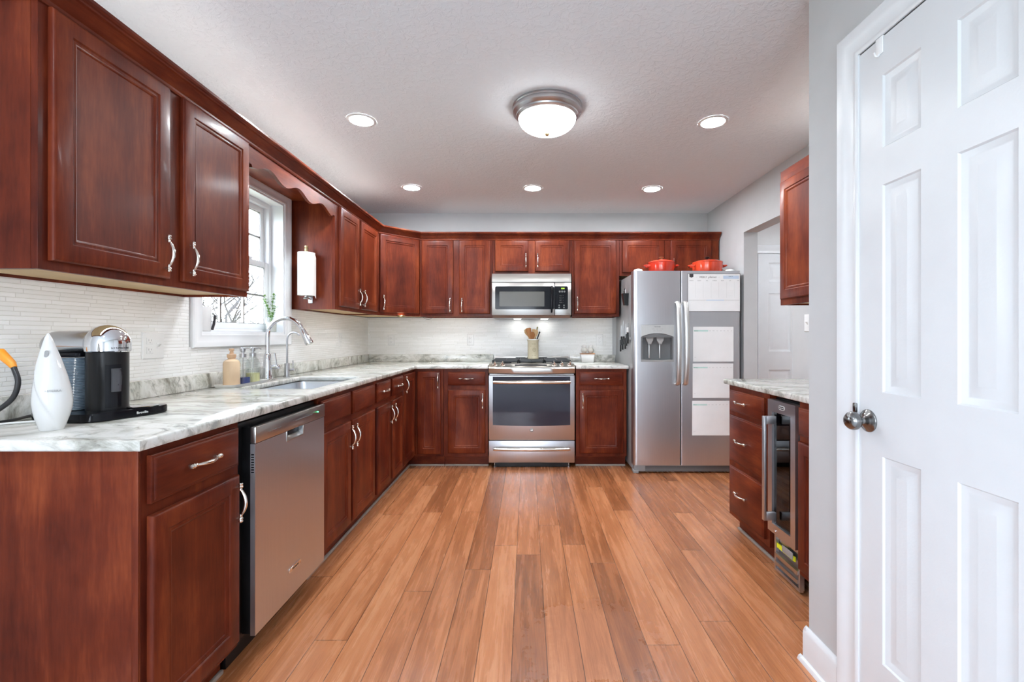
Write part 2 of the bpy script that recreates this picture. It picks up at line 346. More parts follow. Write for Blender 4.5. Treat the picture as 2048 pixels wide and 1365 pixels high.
# ------------------------------------------------------------------ geometry helpers
class MB:
    def __init__(s): s.bm = bmesh.new()
    def box(s, x0, x1, y0, y1, z0, z1, b=0.0, seg=2, Mx=None):
        x0, x1 = min(x0, x1), max(x0, x1); y0, y1 = min(y0, y1), max(y0, y1); z0, z1 = min(z0, z1), max(z0, z1)
        r = bmesh.ops.create_cube(s.bm, size=1.0)
        vs = r['verts']
        for v in vs:
            v.co = Vector((x0 if v.co.x < 0 else x1, y0 if v.co.y < 0 else y1, z0 if v.co.z < 0 else z1))
        if b > 0:
            b = min(b, 0.49 * min(x1 - x0, y1 - y0, z1 - z0))
            es = list({e for v in vs for e in v.link_edges})
            r = bmesh.ops.bevel(s.bm, geom=es, offset=b, segments=seg, profile=0.5, affect='EDGES')
            vs = list({v for f in r['faces'] for v in f.verts} | {v for v in vs if v.is_valid})
        if Mx is not None:
            for v in vs: v.co = Mx @ v.co
        return s
    def rings(s, rings, closed_ring=True, cap0=True, cap1=True, loop=False):
        vr = [[s.bm.verts.new(p) for p in r] for r in rings]
        n = len(vr[0])
        pairs = list(zip(vr[:-1], vr[1:]))
        if loop: pairs.append((vr[-1], vr[0]))
        for a, b in pairs:
            for i in range(n if closed_ring else n - 1):
                j = (i + 1) % n
                try: s.bm.faces.new((a[i], a[j], b[j], b[i]))
                except ValueError: pass
        if not loop and closed_ring:
            if cap0:
                try: s.bm.faces.new(vr[0][::-1])
                except ValueError: pass
            if cap1:
                try: s.bm.faces.new(vr[-1])
                except ValueError: pass
        return s
    def cyl(s, p0, p1, r0, r1=None, n=20):
        p0, p1 = Vector(p0), Vector(p1); r1 = r0 if r1 is None else r1
        return s.tube([p0, p1], [r0, r1], n)
    def tube(s, pts, r, n=10, flat=1.0, loop=False):
        pts = [Vector(p) for p in pts]
        rs = r if isinstance(r, (list, tuple)) else [r] * len(pts)
        t0 = (pts[1] - pts[0]).normalized()
        up = Vector((0, 0, 1)) if abs(t0.z) < 0.9 else Vector((1, 0, 0))
        u = t0.cross(up).normalized()
        rings = []
        for i, p in enumerate(pts):
            if loop: t = (pts[(i + 1) % len(pts)] - pts[i - 1]).normalized()
            elif i == 0: t = t0
            elif i == len(pts) - 1: t = (pts[i] - pts[i - 1]).normalized()
            else: t = (pts[i + 1] - pts[i - 1]).normalized()
            u = (u - t * u.dot(t)).normalized(); w = t.cross(u)
            rings.append([p + u * (rs[i] * math.cos(2 * PI * k / n)) + w * (rs[i] * flat * math.sin(2 * PI * k / n)) for k in range(n)])
        return s.rings(rings, loop=loop)
    def lathe(s, prof, c=(0, 0, 0), axis='z', n=32, sx=1.0, sy=1.0, cap=True):
        c = Vector(c); rings = []
        for r, h in prof:
            ring = []
            for k in range(n):
                a = 2 * PI * k / n; x, y = r * math.cos(a) * sx, r * math.sin(a) * sy
                p = {'z': Vector((x, y, h)), 'y': Vector((x, -h, y)), 'x': Vector((h, x, y)), '-x': Vector((-h, -x, y))}[axis]
                ring.append(c + p)
            rings.append(ring)
        return s.rings(rings, cap0=cap, cap1=cap)
    def prism(s, poly, a, b, axis='z'):
        f = {'z': lambda p, t: (p[0], p[1], t), 'y': lambda p, t: (p[0], t, p[1]), 'x': lambda p, t: (t, p[0], p[1])}[axis]
        return s.rings([[Vector(f(p, a)) for p in poly], [Vector(f(p, b)) for p in poly]])
    def sphere(s, c, r, n=16, m=10, sz=1.0):
        return s.lathe([(max(1e-5, r * math.sin(PI * i / m)), -r * sz * math.cos(PI * i / m)) for i in range(m + 1)], c, n=n)
    def face(s, pts):
        s.bm.faces.new([s.bm.verts.new(p) for p in pts]); return s
    def panel(s, x0, x1, z0, z1, prof, yb=0.0):
        """framed front facing -y: prof = [(inset, y)...], closed behind at yb"""
        def loop(i, y): return [Vector((x0 + i, y, z0 + i)), Vector((x1 - i, y, z0 + i)), Vector((x1 - i, y, z1 - i)), Vector((x0 + i, y, z1 - i))]
        return s.rings([loop(0, yb)] + [loop(i, y) for i, y in prof])
    def build(s, name, m, parent=None, loc=(0, 0, 0), rot=(0, 0, 0), smooth=True, ang=35, merge=False):
        if merge: bmesh.ops.remove_doubles(s.bm, verts=s.bm.verts, dist=1e-5)
        bmesh.ops.recalc_face_normals(s.bm, faces=s.bm.faces)
        me = bpy.data.meshes.new(name); s.bm.to_mesh(me); s.bm.free()
        if smooth:
            me.polygons.foreach_set('use_smooth', [True] * len(me.polygons))
            me.set_sharp_from_angle(angle=math.radians(ang))
        me.materials.append(M[m])
        o = bpy.data.objects.new(name, me); COL.objects.link(o)
        o.location = loc; o.rotation_euler = rot
        if parent: o.parent = parent
        return o
def inst(src, name, parent=None, loc=(0, 0, 0), rot=(0, 0, 0)):
    o = src.copy(); o.name = name; COL.objects.link(o); o.parent = parent
    o.location = loc; o.rotation_euler = rot
    for k in ('label', 'category', 'group'):
        if k in o.keys(): del o[k]
    return o
def tag(o, label, cat, group=None, kind=None):
    o['label'] = label; o['category'] = cat
    if group: o['group'] = group
    if kind: o['kind'] = kind
    return o
def thing(name, loc, label, cat, rz=0.0, group=None):
    o = bpy.data.objects.new(name, None); COL.objects.link(o)
    o.empty_display_size = 0.05
    o.location = loc; o.rotation_euler = (0, 0, rz)
    return tag(o, label, cat, group)
def struct(o): o['kind'] = 'structure'; return o
def text(name, body, size, m, parent, loc, rot=(PI/2, 0, 0), ext=0.0004, align='CENTER', shear=0.0, sx=1.0):
    c = bpy.data.curves.new(name, 'FONT'); c.body = body; c.size = size; c.extrude = ext; c.align_x = align; c.align_y = 'CENTER'
    c.shear = shear; c.resolution_u = 3
    t = bpy.data.objects.new(name, c); COL.objects.link(t)
    bpy.context.view_layer.update()
    me = bpy.data.meshes.new_from_object(t.evaluated_get(bpy.context.evaluated_depsgraph_get()))
    bpy.data.objects.remove(t); bpy.data.curves.remove(c)
    me.name = name; me.materials.clear(); me.materials.append(M[m])
    o = bpy.data.objects.new(name, me); COL.objects.link(o); o.parent = parent
    o.location = loc; o.rotation_euler = rot; o.scale = (sx, 1, 1)
    return o
def bez(pts, n=8):
    """smooth Catmull-Rom path"""
    P = [Vector(p) for p in pts]; P = [P[0] * 2 - P[1]] + P + [P[-1] * 2 - P[-2]]
    out = []
    for i in range(1, len(P) - 2):
        for k in range(n):
            t = k / n
            out.append(0.5 * ((2 * P[i]) + (P[i + 1] - P[i - 1]) * t + (2 * P[i - 1] - 5 * P[i] + 4 * P[i + 1] - P[i + 2]) * t * t + (3 * P[i] - P[i - 1] - 3 * P[i + 1] + P[i + 2]) * t ** 3))
    out.append(P[-2]); return out

# ------------------------------------------------------------------ the room
XL, XR, YB, ZC = -1.64, 1.856, 4.72, 2.44
XP, YP = 1.015, 1.652          # pantry wall plane, its far corner
YR = -3.5                      # wall behind the camera
def wall(name, *bxs, m='wall'):
    b = MB()
    for q in bxs: b.box(*q)
    return struct(b.build(name, m, smooth=False))
struct(MB().box(XL - 0.14, 4.0, YR - 0.12, 4.92, -0.05, 0.0).build('floor', 'floor', smooth=False))
struct(MB().box(XL - 0.14, 4.0, YR - 0.12, 4.92, ZC, ZC + 0.08).build('ceiling', 'ceiling', smooth=False))
T = 0.14
# left wall with the sink window and a big dining window behind the camera
wy0, wy1, wz0, wz1 = 2.305, 3.095, 1.19, 2.065
wall('wall_left', (XL - T, XL, YR, -2.5, 0, ZC), (XL - T, XL, -2.5, -0.7, 0, 0.7), (XL - T, XL, -2.5, -0.7, 2.2, ZC),
     (XL - T, XL, -0.7, wy0, 0, ZC), (XL - T, XL, wy0, wy1, 0, wz0), (XL - T, XL, wy0, wy1, wz1, ZC), (XL - T, XL, wy1, YB + 0.12, 0, ZC))
wall('wall_back', (XL, XR, YB, YB + 0.12, 0, ZC))
oy0, oy1, oz = 3.215, 3.93, 2.066
wall('wall_right', (XR, XR + 0.118, YP - 0.1, oy0, 0, ZC), (XR, XR + 0.118, oy1, YB, 0, ZC), (XR, XR + 0.118, oy0, oy1, oz, ZC))
DY0, DY1, DZ = 0.845, 1.408, 2.035
wall('wall_pantry', (XP, XP + 0.11, YR, DY0 - 0.012, 0, ZC), (XP, XP + 0.11, DY0 - 0.012, DY1 + 0.012, DZ + 0.012, ZC), (XP, XP + 0.11, DY1 + 0.012, YP, 0, ZC),
     (XP + 0.11, XR, YP - 0.1, YP, 0, ZC))
wall('wall_rear', (XL, -1.65, YR - 0.12, YR, 0, ZC), (0.25, XP + 0.11, YR - 0.12, YR, 0, ZC), (-1.65, 0.25, YR - 0.12, YR, 2.3, ZC), (-1.65, 0.25, YR - 0.12, YR, 0, 0.2))
wall('wall_hall', (XR + 0.118, 4.0, 4.80, 4.92, 0, ZC), (3.88, 4.0, 1.6, 4.80, 0, ZC), (XR + 0.118, 3.88, 1.6, 1.72, 0, ZC), m='hallwall')

# tile backsplash (fixed wall finish)
zt = 1.364
b = MB()
for q in ((1.16, 2.215, 0.985, zt), (2.215, 3.185, 0.985, 1.125), (3.185, YB, 0.985, zt)):
    b.box(XL, XL + 0.008, q[0], q[1], q[2], q[3])
struct(b.build('trim_1', 'tile_y', smooth=False))
struct(MB().box(XL + 0.008, 0.877, YB - 0.008, YB, 0.90, zt).build('trim_2', 'tile_x', smooth=False))

# baseboards of the pantry corner
def base_prof(h=0.128, t=0.014): return [(0, 0), (t, 0), (t, h - 0.02), (t - 0.004, h - 0.008), (0.003, h), (0, h)]
b = MB()
for y0, y1 in ((1.484, YP + 0.014), (YR, DY0 - 0.09)):
    b.rings([[Vector((XP - p[0], y, p[1])) for p in base_prof()] for y in (y0, y1)])
b.rings([[Vector((x, YP + p[0], p[1])) for p in base_prof()] for x in (XP - 0.012, 1.19)])
struct(b.build('baseboard_right', 'trim'))
b = MB()
q = [(0, 0), (0.013, 0), (0.012, 0.006), (0.008, 0.014), (0.0, 0.018)]
b.rings([[Vector((XP - 0.014 - p[0], y, p[1])) for p in q] for y in (1.484, YP + 0.027)])
b.rings([[Vector((x, YP + 0.014 + p[0], p[1])) for p in q] for x in (XP - 0.026, 1.19)])
struct(b.build('trim_3', 'trim'))

# casing profile swept round an opening
CAS = [(0, 0.0), (0.0, 0.008), (0.006, 0.011), (0.012, 0.011), (0.020, 0.008), (0.050, 0.012), (0.060, 0.017), (0.080, 0.018), (0.086, 0.014), (0.086, 0)]
def casing(name, pts, nrm, m='trim', closed=False, prof=CAS):
    """pts: 2D path (a, z) of the opening edge; a 3D mapper nrm(a, z, out)"""
    n = len(pts); rings = []
    for i in range(n):
        p = Vector(pts[i])
        if closed: d0 = (p - Vector(pts[i - 1])).normalized(); d1 = (Vector(pts[(i + 1) % n]) - p).normalized()
        else:
            d0 = (p - Vector(pts[i - 1])).normalized() if i > 0 else (Vector(pts[1]) - p).normalized()
            d1 = (Vector(pts[i + 1]) - p).normalized() if i < n - 1 else d0
        n0 = Vector((-d0.y, d0.x)); n1 = Vector((-d1.y, d1.x)); k = (n0 + n1); k = k / k.dot(n0)
        rings.append([Vector(nrm(p.x + k.x * w, p.y + k.y * w, t)) for w, t in prof])
    return struct(MB().rings(rings, loop=closed).build(name, m))
y1c, y0c, zc_ = 1.397, DY0 + 0.008, DZ - 0.0
casing('trim_4', [(y0c, 0), (y0c, zc_), (y1c, zc_), (y1c, 0)], lambda a, z, t: (XP - t, a, z))
# door builder: six raised panels, front toward -y in local coordinates
def six_panel(w, h, cols, rows, th=0.035, both=False):
    b = MB(); xs = sorted({0, w, *[c for p in cols for c in p]}); zs = sorted({0, h, *[r for p in rows for r in p]})
    pr = [(0.0, 0.0), (0.004, 0.005), (0.010, 0.0065), (0.016, 0.009), (0.022, 0.009), (0.045, 0.0025), (0.048, 0.0025)]
    for i in range(len(xs) - 1):
        for j in range(len(zs) - 1):
            x0, x1, z0, z1 = xs[i], xs[i + 1], zs[j], zs[j + 1]
            if any(abs(x0 - c[0]) < 1e-6 for c in cols) and any(abs(z0 - r[0]) < 1e-6 for r in rows):
                b.rings([[Vector((x0 + k, y, z0 + k)), Vector((x1 - k, y, z0 + k)), Vector((x1 - k, y, z1 - k)), Vector((x0 + k, y, z1 - k))] for k, y in pr], cap0=False)
            else: b.face([(x0, 0, z0), (x1, 0, z0), (x1, 0, z1), (x0, 0, z1)])
    b.rings([[Vector(p) for p in ((0, 0, 0), (w, 0, 0), (w, 0, h), (0, 0, h))], [Vector(p) for p in ((0, th, 0), (w, th, 0), (w, th, h), (0, th, h))]], cap0=False)
    return b
W = DY1 - DY0
rows = [(0.233, 0.826), (1.008, 1.60), (1.705, 1.913)]
door = bpy.data.objects.new('door_1', None); COL.objects.link(door); struct(door)
door.location = (1.012, DY1, 0.010); door.rotation_euler = (0, 0, -PI/2)     # local x -> world -y, front -> -x
cols = [(0.101, 0.229), (0.329, 0.463)]
six_panel(W, DZ - 0.014, cols, rows).build('door_leaf', 'doorpaint', door, merge=True)
b = MB(); b.box(-0.012, -0.002, 0.0, 0.11, -0.01, DZ); b.box(W + 0.002, W + 0.012, 0.0, 0.11, -0.01, DZ); b.box(-0.012, W + 0.012, 0.0, 0.11, DZ - 0.010, DZ + 0.0)
b.build('door_jamb', 'trim', door, smooth=False)
kn = MB()
kn.lathe([(0.0335, 0.0), (0.0335, 0.003), (0.031, 0.006), (0.024, 0.008), (0.021, 0.011), (0.016, 0.013), (0.0095, 0.016), (0.0085, 0.022), (0.011, 0.026), (0.020, 0.031), (0.0265, 0.040), (0.0275, 0.048), (0.025, 0.056), (0.018, 0.063), (0.008, 0.066), (0.0001, 0.0665)], axis='y', n=40)
kn.build('door_knob', 'pewter', door, loc=(0.048, 0.0, 0.918))
MB().box(-0.004, 0.010, -0.012, 0.0, 0.935, 0.965, 0.003).build('latch', 'pewter', door)
# far hall door
hd = bpy.data.objects.new('door_2', None); COL.objects.link(hd); struct(hd)
hd.location = (2.405, 4.775, 0.010)
six_panel(0.76, 2.02, [(0.11, 0.335), (0.425, 0.65)], [(0.225, 0.815), (1.008, 1.61), (1.735, 1.93)]).build('door_leaf', 'doorpaint', hd, merge=True)
kn = MB(); kn.lathe([(0.033, 0), (0.033, 0.004), (0.01, 0.012), (0.01, 0.024), (0.026, 0.038), (0.026, 0.05), (0.0001, 0.06)], axis='y', n=24)
kn.build('door_knob', 'pewter', hd, loc=(0.70, 0, 0.92))
casing('trim_5', [(2.395, 0), (2.395, 2.04), (3.175, 2.04), (3.175, 0)], lambda a, z, t: (a, 4.80 - t - 0.006, z))

# over-the-door hook on the pantry door
h = thing('over_door_hook', (1.012, 1.315, 1.985), 'small white metal hook hung over the top edge of the near white door', 'hook')
b = MB(); b.box(-0.004, -0.0005, -0.013, 0.013, 0.0, 0.047, 0.001); b.box(-0.004, 0.030, -0.013, 0.013, 0.0465, 0.0490, 0.0008)
b.build('strap', 'vinyl', h)
MB().tube(bez([(-0.002, 0, 0.004), (-0.006, 0, -0.004), (-0.014, 0, -0.004), (-0.018, 0, 0.006)], 4), 0.0025, 8).build('hook_tip', 'vinyl', h)

# ------------------------------------------------------------------ sink window
def window_unit(name, xw, y0, y1, z0, z1, flip=1, grid=(2, 1)):
    """double-hung window in a wall whose room face is x=xw; outside toward -x"""
    w = bpy.data.objects.new(name, None); COL.objects.link(w); struct(w)
    D = T
    b = MB()                                                     # jamb liner
    for q in ((y0 + 0.0002, y0 + 0.012, z0 + 0.0002, z1 - 0.0002), (y1 - 0.012, y1 - 0.0002, z0 + 0.0002, z1 - 0.0002), (y0 + 0.012, y1 - 0.012, z0 + 0.0002, z0 + 0.012), (y0 + 0.012, y1 - 0.012, z1 - 0.012, z1 - 0.0002)):
        b.box(xw - D, xw + 0.002, *q)
    b.build('jamb', 'vinyl', w, smooth=False)
    b = MB(); xf = xw - 0.078
    for q in ((y0 + 0.012, y0 + 0.040, z0 + 0.012, z1 - 0.012), (y1 - 0.040, y1 - 0.012, z0 + 0.012, z1 - 0.012), (y0 + 0.04, y1 - 0.04, z0 + 0.012, z0 + 0.03), (y0 + 0.04, y1 - 0.04, z1 - 0.04, z1 - 0.012)):
        b.box(xf - 0.06, xf, *q, 0.002)
    b.build('window_frame', 'vinyl', w)
    zm = z0 + (z1 - z0) * 0.52
    ya, yb = y0 + 0.040, y1 - 0.040
    for k, (za, zb, xs) in enumerate(((z0 + 0.03, zm + 0.018, xf - 0.006), (zm - 0.018, z1 - 0.04, xf - 0.032))):
        st = 0.036
        s = MB()
        for q in ((ya, ya + st, za, zb), (yb - st, yb, za, zb), (ya + st, yb - st, za, za + st), (ya + st, yb - st, zb - st, zb)):
            s.box(xs - 0.024, xs, *q, 0.003)
        s = s.build('sash', 'vinyl', w)
        g = MB().box(xs - 0.015, xs - 0.011, ya + st, yb - st, za + st, zb - st).build('pane', 'glass', s, smooth=False)
        m_ = MB(); gy0, gy1, gz0, gz1 = ya + st, yb - st, za + st, zb - st
        for i in range(grid[0]):
            yy = gy0 + (gy1 - gy0) * (i + 1) / (grid[0] + 1); m_.box(xs - 0.019, xs - 0.007, yy - 0.006, yy + 0.006, gz0, gz1)
        for i in range(grid[1]):
            zz = gz0 + (gz1 - gz0) * (i + 1) / (grid[1] + 1); m_.box(xs - 0.0185, xs - 0.0075, gy0, gy1, zz - 0.006, zz + 0.006)
        m_.build('muntin', 'steel_dark' if name == 'window_1' else 'vinyl', s, smooth=False)
        gk = MB()
        for q in ((gy0, gy0 + 0.004, gz0, gz1), (gy1 - 0.004, gy1, gz0, gz1), (gy0, gy1, gz0, gz0 + 0.004), (gy0, gy1, gz1 - 0.004, gz1)):
            gk.box(xs - 0.020, xs - 0.006, *q)
        gk.build('gasket', 'steel_dark', s, smooth=False)
    lk = MB(); ym = (y0 + y1) / 2
    lk.box(xf - 0.030, xf - 0.006, ym + 0.12, ym + 0.18, zm + 0.018, zm + 0.026, 0.003); lk.box(xf - 0.022, xf - 0.012, ym + 0.12, ym + 0.20, zm + 0.026, zm + 0.034, 0.003)
    lk.build('sash_lock', 'vinyl', w)
    return w
window_unit('window_1', XL, wy0, wy1, wz0, wz1)
WC = [(0, 0.0), (0, 0.010), (0.008, 0.013), (0.016, 0.010), (0.040, 0.012), (0.050, 0.018), (0.066, 0.019), (0.072, 0.014), (0.072, 0)]
casing('trim_6', [(wy0, wz0), (wy0, wz1), (wy1, wz1), (wy1, wz0)], lambda a, z, t: (XL + t, a, z), closed=True, prof=WC, m='vinyl')
window_unit('window_2', XL, -2.5, -0.7, 0.7, 2.2, grid=(2, 1))
# glazed patio door behind the camera
pd = bpy.data.objects.new('window_3', None); COL.objects.link(pd); struct(pd)
b = MB()
for x0, x1 in ((-1.65, -0.71), (-0.69, 0.25)):
    for q in ((x0, x0 + 0.07, 0.2, 2.3), (x1 - 0.07, x1, 0.2, 2.3), (x0 + 0.07, x1 - 0.07, 0.2, 0.30), (x0 + 0.07, x1 - 0.07, 2.2, 2.3)):
        b.box(q[0], q[1], YR - 0.08, YR - 0.03, q[2], q[3])
b.build('window_frame', 'vinyl', pd, smooth=False)
MB().box(-1.60, 0.20, YR - 0.058, YR - 0.053, 0.28, 2.22).build('pane', 'glass', pd, smooth=False)

# ------------------------------------------------------------------ outdoors
struct(MB().box(-60, -1.9, -40, 60, -0.75, -0.65).build('ground', 'lawn', smooth=False))
def tree(x, y, h, seed, label):
    rnd = random.Random(seed); b = MB()
    def branch(p, d, L, r, lvl):
        pts = [p]; q = p.copy(); dd = d.copy()
        for i in range(5):
            dd = (dd + Vector((rnd.uniform(-.16, .16), rnd.uniform(-.16, .16), rnd.uniform(-.03, .10)))).normalized()
            q = q + dd * L / 5; pts.append(q.copy())
        b.tube(pts, [r * (1 - 0.13 * i) for i in range(6)], 6)
        if lvl < 3:
            for i in range(2, 6):
                for _ in range(2 if lvl < 2 else 1):
                    a = rnd.uniform(0, 2 * PI); up = rnd.uniform(0.4, 1.0)
                    branch(pts[i], Vector((math.cos(a), math.sin(a), up)).normalized(), L * rnd.uniform(.4, .6), r * 0.42, lvl + 1)
    branch(Vector((0, 0, 0)), Vector((0, 0, 1)), h, h * 0.022, 0)
    o = b.build('tree', 'bark', loc=(x, y, -0.65)); tag(o, label, 'tree')
for i, (x, y, h, L) in enumerate(((-5.4, 8.4, 2.3, 'bare pale tree nearest the sink window, on its left'), (-9.4, 15.4, 2.9, 'bare grey tree seen through the middle of the sink window'), (-8.6, 10.6, 2.5, 'slender bare tree between two others outside the window'), (-14.0, 20.6, 3.2, 'tall bare tree farthest out past the sink window'))):
    tree(x, y, h, i + 3, L)
# ------------------------------------------------------------------ cabinet parts
DOORP = [(0.0, -0.013), (0.002, -0.016), (0.006, -0.0185), (0.010, -0.020), (0.052, -0.020), (0.054, -0.0185), (0.056, -0.0155), (0.060, -0.0150), (0.064, -0.0165), (0.068, -0.0150), (0.072, -0.0110), (0.076, -0.0105)]
DRAWP = [(0.0, -0.012), (0.003, -0.0145), (0.007, -0.015), (0.010, -0.0185), (0.014, -0.020)]
_hm = None
def handle_mesh():
    b = MB()
    n = 13; pts = []; rs = []
    for i in range(n):
        t = -1 + 2 * i / (n - 1); pts.append((0, -0.012 - 0.018 * (1 - t * t), 0.046 * t)); rs.append(0.0032 + 0.0026 * (1 - t * t))
    b.tube(pts, rs, 10)
    for s in (-1, 1):
        prof = [(0.0045, 0.040), (0.0058, 0.043), (0.0048, 0.046), (0.0046, 0.049), (0.0075, 0.052), (0.0080, 0.055), (0.0060, 0.058), (0.0062, 0.060), (0.0078, 0.063), (0.0060, 0.067), (0.0001, 0.068)]
        b.lathe([(r, s * z) for r, z in prof], (0, -0.0125, 0), n=14)
        b.cyl((0, 0, s * 0.053), (0, -0.012, s * 0.053), 0.0052, 0.0046, 12)
    return b
def handle(parent, x, z, horiz=False, y=-0.020):
    global _hm
    rot = (0, PI/2, 0) if horiz else (0, 0, 0)
    if _hm is None:
        _hm = handle_mesh().build('handle', 'nickel', parent, (x, y, z), rot); return _hm
    return inst(_hm, 'handle', parent, (x, y, z), rot)
def cdoor(parent, x0, x1, z0, z1, hx=None, hz=None, m='cherry'):
    d = MB().panel(x0, x1, z0, z1, DOORP, -0.0008).build('door', m, parent)
    if hx is not None: handle(d, hx, hz)
    return d
def cdrawer(parent, x0, x1, z0, z1, hnd=True):
    d = MB().panel(x0, x1, z0, z1, DRAWP, -0.0008).build('drawer' if hnd else 'false_front', 'cherry_h', parent)
    if hnd: handle(d, (x0 + x1) / 2, (z0 + z1) / 2, True)
    return d
BD = 0.60   # base carcass depth behind frame
def base_cab(loc, rz, w, label, toe=True, toe_x=(0, None), end_left=False, frame=None):
    r = thing('base_cabinet', loc, label, 'cabinet', rz)
    b = MB()
    b.box(0.001, 0.017, 0.02, BD, 0.10, 0.884); b.box(w - 0.017, w - 0.001, 0.02, BD, 0.10, 0.884)
    b.box(0.018, w - 0.018, 0.02, BD - 0.01, 0.10, 0.118); b.box(0.018, w - 0.018, BD - 0.008, BD, 0.10, 0.884)
    b.build('carcass', 'cherry', r, smooth=False)
    MB().box(0.0, w, 0.0, 0.0195, 0.10, 0.884, 0.001).build('face_frame', 'cherry', r, smooth=False)
    if toe:
        MB().box(0.0, w, 0.062, 0.075, 0.0, 0.0995).build('toe_kick', 'cherry_h', r, smooth=False)
        MB().box(0.0, w, 0.048, 0.0615, 0.0, 0.016, 0.004).build('shoe_moulding', 'dust_grey', r)
    return r
FX = -1.01           # frame plane of the left base run
LR = PI / 2
# near end cabinet
c = base_cab((FX, 1.198, 0), LR, 0.405, 'cherry base cabinet with one drawer at the near left end, beside the dishwasher')
MB().box(-0.0035, -0.0002, 0.0, 0.605, 0.0, 0.884).build('end_panel', 'cherry', c, smooth=False)
MB().box(-0.006, -0.0037, 0.0, 0.018, 0.0, 0.884, 0.0008).build('corner_stile', 'cherry', c)
cdrawer(c, 0.020, 0.388, 0.733, 0.862); cdoor(c, 0.020, 0.390, 0.122, 0.700, 0.370, 0.610)
# sink base
c = base_cab((FX, 2.212, 0), LR, 0.80, 'wide cherry sink base with two plain false fronts, between dishwasher and four-handle cabinet')
cdrawer(c, 0.012, 0.380, 0.733, 0.862, False); cdrawer(c, 0.415, 0.788, 0.733, 0.862, False)
cdoor(c, 0.012, 0.380, 0.122, 0.700, 0.362, 0.610); cdoor(c, 0.415, 0.788, 0.122, 0.700, 0.434, 0.610)
# double cabinet
c = base_cab((FX, 3.014, 0), LR, 0.686, 'cherry base cabinet with two small drawers over two narrow doors on the left run')
cdrawer(c, 0.035, 0.330, 0.733, 0.862); cdrawer(c, 0.386, 0.672, 0.733, 0.862)
cdoor(c, 0.035, 0.330, 0.122, 0.700, 0.312, 0.610); cdoor(c, 0.386, 0.672, 0.122, 0.700, 0.405, 0.610)
# corner cabinet with folding pair of doors
FY = 4.105
c = thing('corner_base_cabinet', (FX, 3.702, 0), 'cherry inside-corner base cabinet with two full-height doors meeting at a right angle', 'cabinet', LR)
L = FY - 3.702
b = MB(); b.box(0, L, 0.0, 0.0195, 0.10, 0.884); b.box(L, L + 0.0195, -0.262, 0.0195, 0.10, 0.884)
b.build('face_frame', 'cherry', c, smooth=False)
b = MB(); b.box(0.001, L + 0.60, 0.59, 0.60, 0.10, 0.884); b.box(L + 0.585, L + 0.60, -0.262, 0.589, 0.10, 0.884); b.box(0.001, 0.017, 0.02, 0.589, 0.1, 0.884); b.box(0.02, L + 0.58, 0.02, 0.585, 0.10, 0.118)
b.build('carcass', 'cherry', c, smooth=False)
b = MB(); b.box(0, L + 0.075, 0.062, 0.075, 0, 0.0995); b.box(L + 0.062, L + 0.075, -0.262, 0.061, 0, 0.0995); b.build('toe_kick', 'cherry_h', c, smooth=False)
b = MB(); b.box(0, L + 0.06, 0.048, 0.0615, 0, 0.016, 0.004); b.box(L + 0.048, L + 0.0615, -0.262, 0.047, 0, 0.016, 0.004); b.build('shoe_moulding', 'dust_grey', c)
cdoor(c, 0.008, L - 0.034, 0.122, 0.862, 0.030, 0.78)
d2 = MB().panel(0.0, 0.212, 0.122, 0.862, DOORP, -0.0008).build('door', 'cherry', c, (L, -0.030, 0), (0, 0, -PI/2))
handle(d2, 0.188, 0.78)
# back run
c = base_cab((-0.745, FY, 0), 0, 0.398, 'cherry base cabinet with one drawer just left of the range')
cdrawer(c, 0.040, 0.372, 0.737, 0.858); cdoor(c, 0.040, 0.372, 0.131, 0.697, 0.350, 0.600)
c = base_cab((0.438, FY, 0), 0, 0.452, 'cherry base cabinet with one drawer between the range and refrigerator')
cdrawer(c, 0.030, 0.422, 0.737, 0.858); cdoor(c, 0.030, 0.422, 0.131, 0.697, 0.058, 0.600)
# right run
RX = 1.235
RR = -PI / 2
c = base_cab((RX, 2.800, 0), RR, 0.465, 'cherry stack of three drawers at the far end of the right counter')
cdrawer(c, 0.036, 0.432, 0.733, 0.858); cdrawer(c, 0.036, 0.432, 0.437, 0.708); cdrawer(c, 0.036, 0.432, 0.130, 0.407)
for d in [o for o in c.children if o.name.startswith('drawer')]:
    hh = d.children[0]; hh.location.x = 0.20
c = base_cab((RX, 2.078, 0), RR, 0.418, 'cherry base cabinet right of the wine cooler, mostly hidden by the pantry corner')
cdrawer(c, 0.012, 0.40, 0.733, 0.858); cdoor(c, 0.012, 0.40, 0.130, 0.705, 0.38, 0.61)

# ------------------------------------------------------------------ wall cabinets
Z0, Z1, UD = 1.364, 2.13, 0.30
def wall_cab(loc, rz, w, label, z0=Z0, z1=Z1):
    r = thing('wall_cabinet', (loc[0], loc[1], z0), label, 'cabinet', rz); H = z1 - z0
    b = MB()
    b.box(0.0, 0.016, 0.0195, UD, 0, H); b.box(w - 0.016, w, 0.0195, UD, 0, H)
    b.box(0.0165, w - 0.0165, 0.0195, UD - 0.007, H - 0.017, H); b.box(0.0165, w - 0.0165, UD - 0.006, UD, 0, H)
    b.build('carcass', 'cherry', r, smooth=False)
    MB().box(0.0165, w - 0.0165, 0.0200, UD - 0.007, 0.010, 0.024).build('bottom_panel', 'maple', r, smooth=False)
    MB().box(0, w, 0, 0.019, 0, H, 0.001).build('face_frame', 'cherry', r, smooth=False)
    return r
UX = -1.335
DB, DT = 1.390 - Z0, 2.097 - Z0
c = wall_cab((UX, 1.252), LR, 0.938, 'large cherry wall cabinet with two doors at the near left, above the coffee machine')
cdoor(c, 0.026, 0.447, DB, DT, 0.419, 0.116); cdoor(c, 0.512, 0.928, DB, DT, 0.542, 0.116)
c = wall_cab((UX, 3.190), LR, 0.918, 'cherry wall cabinet with two narrow doors right of the window, carrying the paper towels')
